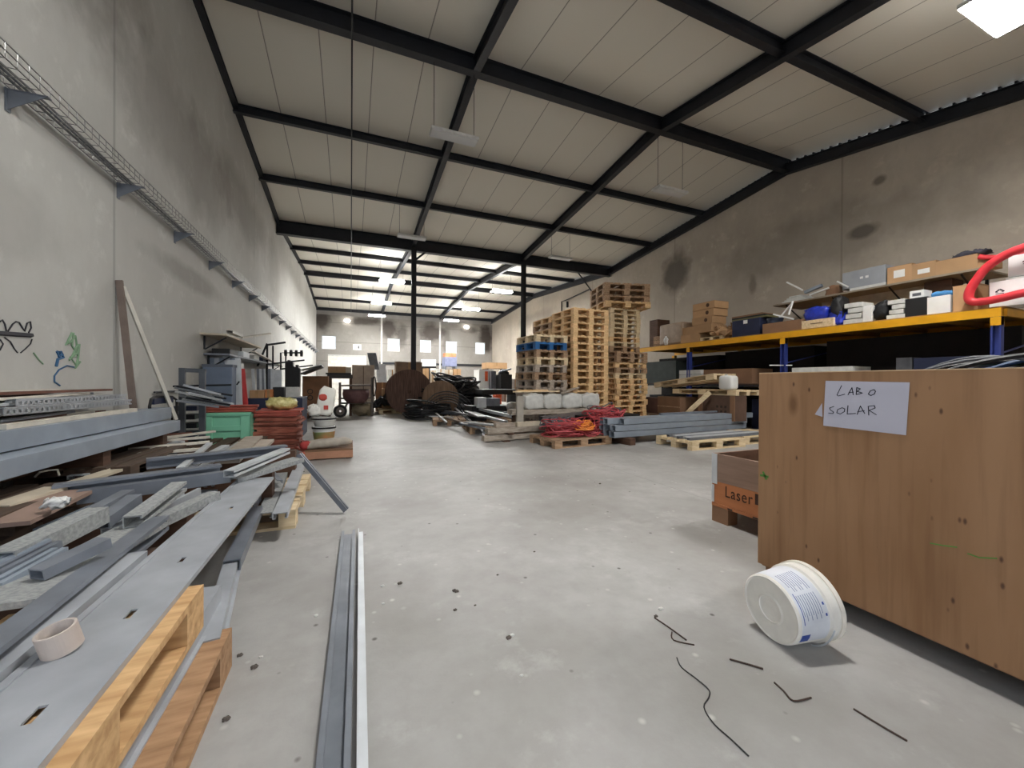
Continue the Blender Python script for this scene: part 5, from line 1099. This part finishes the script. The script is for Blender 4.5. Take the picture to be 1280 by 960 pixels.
# ================================================================== PLYWOOD CRATE (right foreground)
def plymat():
    m = bpy.data.materials.new('plywood_face'); m.use_nodes = True; nt = m.node_tree; N = nt.nodes; L = nt.links; b = N['Principled BSDF']; b.inputs['Roughness'].default_value = .65
    tc = N.new('ShaderNodeTexCoord')
    def noise_(sc, st, det=5):
        mp = N.new('ShaderNodeMapping'); mp.inputs['Scale'].default_value = st; L.new(tc.outputs['Object'], mp.inputs[0]); n = N.new('ShaderNodeTexNoise'); n.inputs['Scale'].default_value = sc; n.inputs['Detail'].default_value = det; L.new(mp.outputs[0], n.inputs[0]); return n.outputs[0]
    def mix(f, a, c, lo, hi, amt=1):
        r = N.new('ShaderNodeMapRange'); L.new(f, r.inputs[0]); r.inputs[1].default_value = lo; r.inputs[2].default_value = hi; r.inputs[4].default_value = amt
        x = N.new('ShaderNodeMix'); x.data_type = 'RGBA'; L.new(r.outputs[0], x.inputs[0])
        for i, v in ((6, a), (7, c)):
            if isinstance(v, tuple): x.inputs[i].default_value = v
            else: L.new(v, x.inputs[i])
        return x.outputs[2]
    col = mix(noise_(5, (1, 1, .25)), lin((160, 122, 88)), lin((142, 104, 70)), .35, .7)
    col = mix(noise_(28, (1, 1, .06)), col, lin((112, 78, 50)), .5, .8, .6)
    mp = N.new('ShaderNodeMapping'); mp.inputs['Scale'].default_value = (1, 1, .45); mp.inputs['Location'].default_value = (.2, .3, .1); L.new(tc.outputs['Object'], mp.inputs[0])
    for sc, th, rad, c in ((23, .62, .16, (66, 38, 24)), (11, .6, .12, (60, 34, 20)), (5.2, .45, .17, (112, 78, 48))):
        v = N.new('ShaderNodeTexVoronoi'); v.inputs['Scale'].default_value = sc; L.new(mp.outputs[0], v.inputs[0]); s = N.new('ShaderNodeSeparateColor'); L.new(v.outputs['Color'], s.inputs[0])
        g = N.new('ShaderNodeMath'); g.operation = 'GREATER_THAN'; g.inputs[1].default_value = th; L.new(s.outputs[0], g.inputs[0])
        r = N.new('ShaderNodeMapRange'); L.new(v.outputs['Distance'], r.inputs[0]); r.inputs[1].default_value = rad*.4; r.inputs[2].default_value = rad; r.inputs[3].default_value = 1; r.inputs[4].default_value = 0
        k = N.new('ShaderNodeMath'); k.operation = 'MULTIPLY'; L.new(g.outputs[0], k.inputs[0]); L.new(r.outputs[0], k.inputs[1]); col = mix(k.outputs[0], col, lin(c), 0, 1, .85)
    L.new(col, b.inputs['Base Color']); return m
ply = plymat(); plyd = mat('plywood_dark', (120, 88, 60), .7, 0, .15, 6); plye = mat('plywood_edge', (206, 176, 140), .75, 0, .2, 14)
XC = 2.065; YC1, YC0 = onX(948, 600, XC).y, -.75; ZB, ZT = .092, onX(1000, 465, XC).z
t = thing('plywood_crate', 'large plywood crate with handwritten paper sign in the right foreground', 'crate', (XC, YC1, 0))
Lc = YC1-YC0; DC = .62
MB().box(0, -Lc, ZB, .018, 0, ZT-.004).build('front_panel', ply, t)
MB().box(-.001, -Lc, ZT-.004, .019, .0, ZT).build('top_edge', plye, t)
MB().box(DC-.018, -Lc, ZB, DC, 0, ZT-.02).build('back_panel', ply, t)
MB().box(.019, -.018, ZB, DC-.019, 0, ZT-.01).build('end_panel', ply, t); MB().box(.019, -Lc, ZB, DC-.019, -Lc+.018, ZT-.01).build('end_panel', ply, t)
MB().box(.019, -Lc+.019, ZB, DC-.019, -.019, ZB+.02).build('bottom_panel', plyd, t); MB().box(.019, -Lc+.019, ZT-.12, DC-.019, -.019, ZT-.10).build('inner_shelf', plyd, t)
MB().box(.035, -Lc, ZB-.02, .13, 0, ZB-.001).build('skid_board', plyd, t)
for y in (-.06, -Lc/2, -Lc+.1):
    for x in (.05, DC-.12): MB().box(x, y-.05, 0, x+.09, y+.05, ZB-.021).build('foot_block', plyd, t)
MB().box(DC-.13, -Lc, ZB-.02, DC-.03, 0, ZB-.001).build('skid_board', plyd, t)
# green paint marks on crate
def mark(nm, pts, w, m, X, parent, thick=.0015):
    P = [onX(a, b, X) for a, b in pts]; mb = MB()
    for p, q in zip(P, P[1:]):
        d = (q-p).normalized(); n = Vector((0, -d.z, d.y))*w; e = d*w*.5
        vs = [v+Vector((dx, 0, 0)) for dx in (0, -thick) for v in (p-e+n, p-e-n, q+e-n, q+e+n)]
        V = [mb.bm.verts.new(v) for v in vs]
        for f in ((0, 1, 2, 3), (7, 6, 5, 4), (0, 4, 5, 1), (1, 5, 6, 2), (2, 6, 7, 3), (3, 7, 4, 0)): mb.bm.faces.new([V[i] for i in f])
    o = mb.build(nm, m); o.parent = parent; o.matrix_parent_inverse = Matrix.Translation(-parent.location) if parent.type == 'EMPTY' else Matrix(); return o
gp = mat('green_paint', (84, 132, 56), .7)
mark('green_mark', [(951, 594), (956, 595), (960, 596)], .006, gp, XC-.0006, t); mark('green_mark', [(954, 590), (958, 599)], .005, gp, XC-.0006, t)
mark('green_mark', [(1163, 679), (1180, 682), (1196, 684)], .002, gp, XC-.0006, t); mark('green_mark', [(1210, 692), (1224, 697), (1246, 698)], .002, gp, XC-.0006, t)
# paper sign
XP = XC-.003
cs = [onX(*q, XP) for q in ((1032, 476), (1137, 478), (1132.5, 544), (1029, 532))]
sign = thing('paper_sign', 'white paper sign reading LABO SOLAR stuck on the plywood crate', 'paper sign', (XP, cs[0].y, cs[0].z))
mb = MB(); V = [mb.bm.verts.new(c-sign.location) for c in cs]+[mb.bm.verts.new(c-sign.location+Vector((.001, 0, 0))) for c in cs]
for f in ((0, 1, 2, 3), (7, 6, 5, 4), (0, 4, 5, 1), (1, 5, 6, 2), (2, 6, 7, 3), (3, 7, 4, 0)): mb.bm.faces.new([V[i] for i in f])
mb.build('sheet', paper, sign)
def zpx(pts): return [(960+a/4, 440+b/4) for a, b in pts]
strokes = [ # LABO
 [(368, 168), (345, 215), (352, 220), (384, 211)], [(400, 214), (420, 178), (426, 214)], [(404, 204), (428, 200)], [(444, 178), (441, 212)], [(444, 178), (462, 184), (446, 197), (472, 205), (442, 213)],
 [(532, 188), (512, 194), (502, 210), (514, 218), (532, 210), (538, 196), (528, 188)],
 # SOLAR
 [(330, 272), (308, 280), (312, 290), (328, 300), (324, 308), (303, 305)], [(372, 278), (348, 288), (344, 304), (362, 310), (382, 298), (384, 284), (370, 279)], [(400, 268), (396, 310), (438, 307)],
 [(446, 312), (462, 270), (484, 308)], [(448, 298), (482, 294)], [(502, 272), (504, 316)], [(500, 272), (532, 268), (536, 280), (506, 292), (542, 314)]]
for s in strokes: mark('ink_stroke', zpx(s), .0016, ink, XP-.0007, sign, .0004)
sc_ = thing('paper_scrap', 'torn white paper corner showing left of the paper sign', 'paper', (XP+.0015, 0, 0)); _p = [onX(a, b, XP+.0015)-sc_.location for a, b in ((1018.5, 518), (1027.5, 504), (1028, 521))]
mb = MB(); _f = [mb.bm.verts.new(p) for p in _p]; _g = [mb.bm.verts.new(p+Vector((.0008, 0, 0))) for p in _p]
mb.bm.faces.new(_f); mb.bm.faces.new(_g[::-1])
for i in range(3): mb.bm.faces.new([_f[i], _f[(i+1) % 3], _g[(i+1) % 3], _g[i]])
mb.build('paper_piece', paper, sc_)
# cables on crate
random.seed(77)
t = thing('cable_pile', 'dark and green cables heaped on top of the plywood crate', 'cables', (XC+.3, .55, ZT-.09))
for m, n, nm in ((blackcab, 16, 'black_cables'), (mat('green_cable', (52, 96, 84), .5), 5, 'green_cables'), (greycab, 8, 'grey_cables'), (mat('blue_cable', (46, 76, 120), .5), 3, 'blue_cables')):
    mb = MB()
    for k in range(n):
        y0 = random.uniform(-.45, .25); Lk = random.uniform(.25, .5); x = random.uniform(-.2, .2); amp = random.uniform(.05, .13)+max(0, -y0)*.12; ph = random.uniform(0, 3)
        P = [Vector((x+.05*math.sin(4*s+ph), y0+Lk*(s-.5)*2, .012+amp*math.sin(math.pi*s)+.008*math.sin(9*s+ph))) for s in [i/16 for i in range(17)]]
        mb.tube([Vector((p.x, max(-.9, min(.62, p.y)), p.z)) for p in P], .006 if k % 2 else .009, 6)
    mb.build(nm, m, t)
o = MB().sup((0, 0, .03), (.05, .03, .025), .5).build('connector', white, smooth=True); o.parent = t; o.location = (-.05, -.12, .07); o.rotation_euler = (0, R(25), 0)
MB().tube([(-.12, -.26, .06), (-.1, -.22, .17)], .014, 8).build('metal_rod', galvw, t)
# ------------------------------------------------------------------ "Laser" collar box
bx = 3.06; by = onZ(890, 650, 0)
sx_ = by.x; sy_ = by.y
t = thing('pallet_collar_box', 'brown wooden collar box marked Laser standing behind the plywood crate', 'wooden box', (sx_, sy_, 0))
hz1 = onX(890, 566, sx_).z; hz0 = onX(890, 632, sx_).z; hmid = onX(890, 600, sx_).z; Lb = 1.2; Db = .8
clm = mat('collar_wood', (176, 112, 70), .75, 0, .15, 5, stretch=(1, .4, 4)); clg = mat('collar_grey', (142, 116, 100), .8, 0, .2, 5, stretch=(1, .4, 4))
for nm, z0, z1, m in (('lower_collar', .145, hmid-.002, clm), ('upper_collar', hmid, hz1, clg)):
    mb = MB(); mb.box(0, -Lb, z0, .02, 0, z1); mb.box(Db-.02, -Lb, z0, Db, 0, z1); mb.box(.02, -.02, z0, Db-.02, 0, z1); mb.box(.02, -Lb, z0, Db-.02, -Lb+.02, z1); mb.build(nm, m, t)
mb = MB(); mb.box(-.004, -Lb, .122, Db, 0, .143); mb.build('base_deck', clm, t)
for y in (-.07, -Lb/2, -Lb+.07):
    for x in (.05, Db/2, Db-.05): MB().box(x-.05, y-.07, .0, x+.05, y+.07, .121).build('base_block', cardd, t)
MB().box(-.004, -.045, hmid-.02, -.001, .003, hz1).build('corner_hinge', galvw, t); MB().box(-.004, -.02, .15, -.001, .003, hmid-.03).build('corner_hinge', galvw, t)
for y in (-.16, -.36): MB().box(-.006, y-.02, .125, -.0045, y+.02, .136).build('clip', black, t)
fc = bpy.data.curves.new('txt', 'FONT'); fc.body = 'Laser'; fc.size = .118; fc.extrude = .0008; fc.space_character = 1.12
fo = bpy.data.objects.new('txt', fc); COL.objects.link(fo); bpy.context.view_layer.update()
me = bpy.data.meshes.new_from_object(fo.evaluated_get(bpy.context.evaluated_depsgraph_get())); bpy.data.objects.remove(fo)
lt = bpy.data.objects.new('stencil_lettering', me); COL.objects.link(lt); me.materials.clear(); me.materials.append(mat('stencil_ink', (60, 36, 24), .8)); lt.parent = t
q = onX(906, 620, sx_); lt.location = (-.0015, q.y-sy_+.0, q.z-.005); lt.rotation_euler = (R(90), 0, R(-90)); q2 = onX(941, 628, sx_); 
LW = max(v.co.x for v in me.vertices); lt.scale = (abs(q.y-q2.y)/LW, 1.0, 1)
MB().box(-.0025, onX(944, 628, sx_).y-sy_-.03, .225, -.0008, onX(944, 628, sx_).y-sy_, .30).build('stencil_block', mat('stencil_ink', (60, 36, 24)), t)
t = thing('white_coil', 'pale coil and white packet inside the collar box', 'coil', (sx_+.25, sy_-.5, hz1-.12)); mb = MB(); random.seed(4)
for k in range(4): loops(mb, (0, 0, .09+.012*k), .17, .17, .005, 1, .006, .15)
mb.build('coil', mat('coil_cream', (200, 194, 168), .5), t); MB().sup((.05, -.1, .08), (.14, .2, .05), .5, .02).build('packet', white, t, smooth=True); MB().box(-.15, -.35, -.25, .4, .3, .03).build('filler', cardd, t)
# ================================================================== BUCKET on its side
# axis: from dished base (facing camera-left) to rim
bc = onZ(990, 806, 0)
ax0 = onZ(966, 757, .135); 
t = thing('white_bucket', 'white plastic bucket with printed label lying on its side by the plywood crate', 'bucket', (0, 0, 0))
r0, r1, hb = .132, .146, .185
A = onZ(962, 761, r0+.001); D = Vector((.985, -.14, .075)).normalized()
zax = D; xax = zax.orthogonal().normalized(); xax = Vector((0, 0, 1)).cross(zax).normalized(); yax = zax.cross(xax)
MM = Matrix((xax, yax, zax)).transposed().to_4x4(); MM.translation = A
t.matrix_world = MM
MB().lathe([(.03, .006), (.05, .004), (.052, 0), (.06, .003), (r0-.012, .004), (r0-.006, 0), (r0, .006), (r1-.004, hb-.045), (r1+.004, hb-.04), (r1+.004, hb-.034), (r1-.002, hb-.032), (r1, hb-.004), (r1+.004, hb), (r1-.006, hb), (r0-.01, .02)], n=56).build('body', mat('bucket_white', (228, 224, 216), .4, 0, .06, 16), t, smooth=False)
MB().lathe([(r1+.002, hb), (r1+.009, hb), (r1+.009, hb+.02), (.0, hb+.02)], n=56).build('lid', mat('bucket_lid', (232, 226, 214), .4, 0, .05, 16), t)
def labelpatch(nm, a0, a1, z0, z1, m, off=.0012):
    mb = MB(); n = max(2, int((a1-a0)/6)); 
    def rr(z): return r0+(r1-.004-r0)*(z/(hb-.045))+off
    prev = None
    for i in range(n+1):
        a = R(a0+(a1-a0)*i/n); cur = [mb.bm.verts.new((k*math.cos(a), k*math.sin(a), z)) for z, k in ((z0, rr(z0)), (z1, rr(z1)), (z1, rr(z1)-.0008), (z0, rr(z0)-.0008))]
        if prev:
            for j in range(4): mb.bm.faces.new([prev[j], prev[(j+1) % 4], cur[(j+1) % 4], cur[j]])
        else: mb.bm.faces.new(cur)
        prev = cur
    mb.bm.faces.new(prev[::-1]); return mb.build(nm, m, t)
labelpatch('paper_label', 55, 214, .012, hb-.048, mat('label_paper', (214, 217, 224), .5), .0006)
ltx = mat('label_text', (120, 132, 164), .6); lbl = mat('label_blue', (40, 72, 150), .6)
for k in range(9): labelpatch('print_line', 92, 128 if k % 3 else 120, .03+.010*k, .0325+.010*k, ltx)
for k in range(9): labelpatch('print_line', 134, 172 if k % 2 else 165, .03+.010*k, .0325+.010*k, ltx)
labelpatch('blue_line', 130, 178, .022, .025, lbl); labelpatch('blue_square', 196, 212, .014, .052, lbl)
MB().tube([(math.cos(R(a_))*(r1+.012), math.sin(R(a_))*(r1+.012), hb-.03-.02*math.sin(R(a_-150)*1.2)) for a_ in range(190, 300, 8)], .003, 6).build('wire_handle', galvw, t)
for a_ in (150, 166): labelpatch('blue_dot', a_, a_+4, hb-.062, hb-.055, lbl)
# ================================================================== FLOOR ITEMS
a = onZ(430, 703, .0); b = onZ(388, 965, 0)
o = member('steel_channel', (-.045, .9, .035), (-.012, 2.96, .035), .088, .034, 'U', galvd, 'long single steel channel lying open side up on the bare floor', 'metal channel')
o = MB().sweep(P_angle(.03, .03, .004), (.014, .95, .034), (.052, 2.93, .034), R(90)).build('steel_angle', galvw); tag(o, 'slim bright angle lying along the right side of the floor channel', 'metal angle')
def wire(label, pts, r=.003, m=black, cat='twig', name='twig', z=.004):
    o = MB().tube(cr([onZ(a, b, z) for a, b in pts], 4), r, 5).build(name, m); return tag(o, label, cat)
tw = mat('twig', (64, 48, 40), .8)
wire('thin dark wire curling on the floor in front of the bucket', [(846, 822), (852, 834), (870, 848), (886, 862), (886, 872), (880, 884), (892, 904), (915, 925), (936, 945)], .0022, black, 'wire', 'thin_wire')
wire('short straight twig left of the bucket', [(912, 824), (934, 830), (954, 836)], .0035, tw)
wire('thin twig near the bottom right corner', [(1067, 886), (1098, 905), (1134, 926)], .003, tw)
wire('forked twig between the two floor twigs', [(968, 853), (980, 864), (992, 876), (1014, 872)], .003, tw)
wire('upper twig of the small cluster before the crate', [(818, 772), (836, 784), (858, 800)], .003, tw)
wire('crossing twig of the small cluster before the crate', [(840, 790), (842, 800), (868, 806)], .0028, tw)
random.seed(12)
rub = mat('debris', (92, 84, 78), .9, 0, .3, 30)
for k, (a, b) in enumerate([(478, 733), (568, 739), (571, 740), (479, 755), (594, 757), (569, 763), (326, 822), (318, 835), (636, 798), (640, 795), (300, 820), (283, 900), (652, 845), (820, 771), (668, 690), (826, 762), (622, 719), (500, 730), (430, 752), (750, 605), (380, 590), (395, 770)]):
    p = onZ(a, b, 0); s = random.uniform(.004, .010)
    o = MB().sup((0, 0, s*.5), (s*1.4, s, s*.6), .8, s*.5, n=10, sq=3).build('debris_chip', rub if k % 3 else dirtyw); o.location = p; tag(o, 'tiny %s chip of debris on the bare floor' % ('dark' if k % 3 else 'white'), 'debris', 'debris chips on the floor')
# ================================================================== FAR ITEMS (hall end)
GF = 'goods at the far end'
t, hw, h = fbox(556, 571, 446, 458, 24, .8, mat('crate_bluegrey', (128, 134, 164), .6), 'wire_crate', 'blue-grey crate with colourful goods near the far wall', 'crate', zb=None)
MB().box(-hw*.9, -.3, h, hw*.9, .3, h+.25).build('contents', mat('contents', (206, 138, 96), .8, 0, .35, 3), t)
for x in (-hw+.05, hw-.05): MB().box(x-.05, -.4, -t.location.z, x+.05, .4, -.001).build('leg', galvd, t)
t, hw, h = fbox(599, 617, 462, 488, 16.5, .8, white, 'vending_cabinet', 'white cabinet with orange panels in the far hall', 'cabinet')
for x0, x1 in ((.48, .70), (.8, .98)): MB().box(-hw+2*hw*(x0-.05)*.9, -.415, h*.45, -hw+2*hw*(x1-.05)*.9, -.401, h*.92).build('orange_panel', orange, t)
t, hw, h = fbox(614, 620, 464, 486, 16.2, .3, greycab, 'grey_pillar', 'dark grey upright unit beside the orange panels', 'cabinet')
fbox(620, 627, 463, 480, 16.6, .4, orange, 'orange_box', 'orange box right of the dark grey unit', 'box', zb=None)
bpy.data.objects['orange_box'].location.z = 0; 
for c in kids(bpy.data.objects['orange_box']): c.scale.z = 1.27/.55 if False else 1.9
t, hw, h = fbox(626, 640, 468, 488, 15.8, .8, black, 'black_machine', 'dark machine in front of the orange box', 'machine'); MB().sup((0, 0, h), (hw*.7, .3, .2), .8, .1).build('machine_head', black, t); MB().tube([(-hw, -.2, h+.1), (hw*1.1, -.2, h+.25)], .04, 8).build('handle', galvd, t)
t, hw, h = fbox(608, 634, 453, 461, 20, .8, card, 'carton', 'wide opened carton with wooden offcuts high in the far hall', 'cardboard box')
for x in (-hw+.08, hw-.08): MB().box(x-.06, -.35, -t.location.z, x+.06, .35, -.001).build('leg', dwood, t)
# carton rows
random.seed(90)
k = 0
cols = [('tan', card), ('pale', creamm), ('brown', cardd), ('white', dirtyw)]
for i, x in enumerate(range(576, 600, 5)):
    nm, m = cols[i % 4]; fbox(x, x+4.4, 471+2*(i % 2), 490, 17+.3*(i % 2), .5, m, 'carton', '%s carton in the low row behind the cable heap, %s from the left' % (nm, ('first', 'second', 'third', 'fourth', 'fifth')[i]), 'cardboard box', zb=0, group=GF)
for i, (x0, x1, yt, yb, Y, c) in enumerate([(486, 495, 462, 480, 18, 3), (528, 536, 460, 480, 19, 0), (537, 545, 463, 482, 19.2, 1), (546, 556, 461, 480, 19.5, 3), (556, 566, 462, 480, 19.6, 1), (567, 576, 461, 480, 19.8, 0), (640, 648, 474, 490, 17, 3)]):
    nm, m = cols[c]; fbox(x0, x1, yt, yb, Y, .6, m, 'carton', '%s carton stacked in the far hall, %s from the left' % (nm, ('first', 'second', 'third', 'fourth', 'fifth', 'sixth', 'seventh')[i]), 'cardboard box', zb=0, group=GF)
t = thing('gate_rail', 'dark rail stand in front of the far cartons', 'rail', (0, 0, 0)); a = onY(526, 459, 18.2); b = onY(545, 459, 18.2)
MB().tube([a, b], .05, 6).build('rail', black, t); 
for p in (a+Vector((.06, 0, 0)), b-Vector((.3, 0, 0))): MB().tube([p, Vector((p.x, p.y, 0))], .03, 6).build('post', black, t)
t, hw, h = fbox(410, 458, 443, 480, 26, .3, mat('white_board', (226, 222, 214), .6), 'partition', 'white partition panel in the left part of the far hall', 'partition', zb=0); MB().box(-hw, -.17, h-.1, hw, -.151, h).build('top_rail', dirtyw, t)
fbox(527, 545, 449, 462, 25, .2, white, 'white_board', 'white panel leaning by the far wall under the third window', 'panel', zb=0)
p = onY(446.5, 434, YB-.02); t = thing('notice_sheet', 'small white notice with dark figure on the far wall between windows', 'notice', (p.x, YB-.02, p.z)); MB().box(-.28, -.008, -.2, .28, .015, .2).build('sheet', white, t); MB().box(.05, -.011, -.1, .13, -.0085, .1).build('figure', ink, t)
# pipes on right wall at distance (thin antenna-like)
t = thing('wall_pipe', 'thin dark pipe bent along the right wall above the tall stacks', 'pipe', (0, 0, 0)); MB().tube([onX(736, 362, XR-.06), onX(708, 375, XR-.06), onX(702, 377, XR-.06), onX(702, 400, XR-.06)], .03, 6).build('pipe', steel, t); MB().tube([onX(709, 377, XR-.06), onX(709, 384, XR-.06)], .06, 6).build('junction', steel, t)

# ================================================================== LIGHT
w = bpy.data.worlds.new('world'); S.world = w; w.use_nodes = True
bg = w.node_tree.nodes['Background']; bg.inputs[0].default_value = (.80, .89, 1, 1); bg.inputs[1].default_value = .6
def portal(x0, x1, z0, z1, y, inward):
    ld = bpy.data.lights.new('portal', 'AREA'); ld.shape = 'RECTANGLE'; ld.size = x1-x0; ld.size_y = z1-z0; ld.cycles.is_portal = True
    o = bpy.data.objects.new('portal', ld); COL.objects.link(o); o.location = ((x0+x1)/2, y, (z0+z1)/2); o.rotation_euler = (R(90) if inward > 0 else R(-90), 0, 0)
portal(UNSEEN_DOOR[0], UNSEEN_DOOR[1], UNSEEN_DOOR[2], UNSEEN_DOOR[3], YF-.1, -1)
for a, b, c, d in WIN: portal(a, b, c, d, YB+.25, 1)
S.view_settings.view_transform = 'Standard'; S.view_settings.look = 'None'; S.view_settings.gamma = 1; S.view_settings.use_curve_mapping = False
S.view_settings.exposure = 2.1
for o in list(COL.objects):
    if o.type == 'EMPTY' and o.get('label') == '-': print('unused proto', o.name)
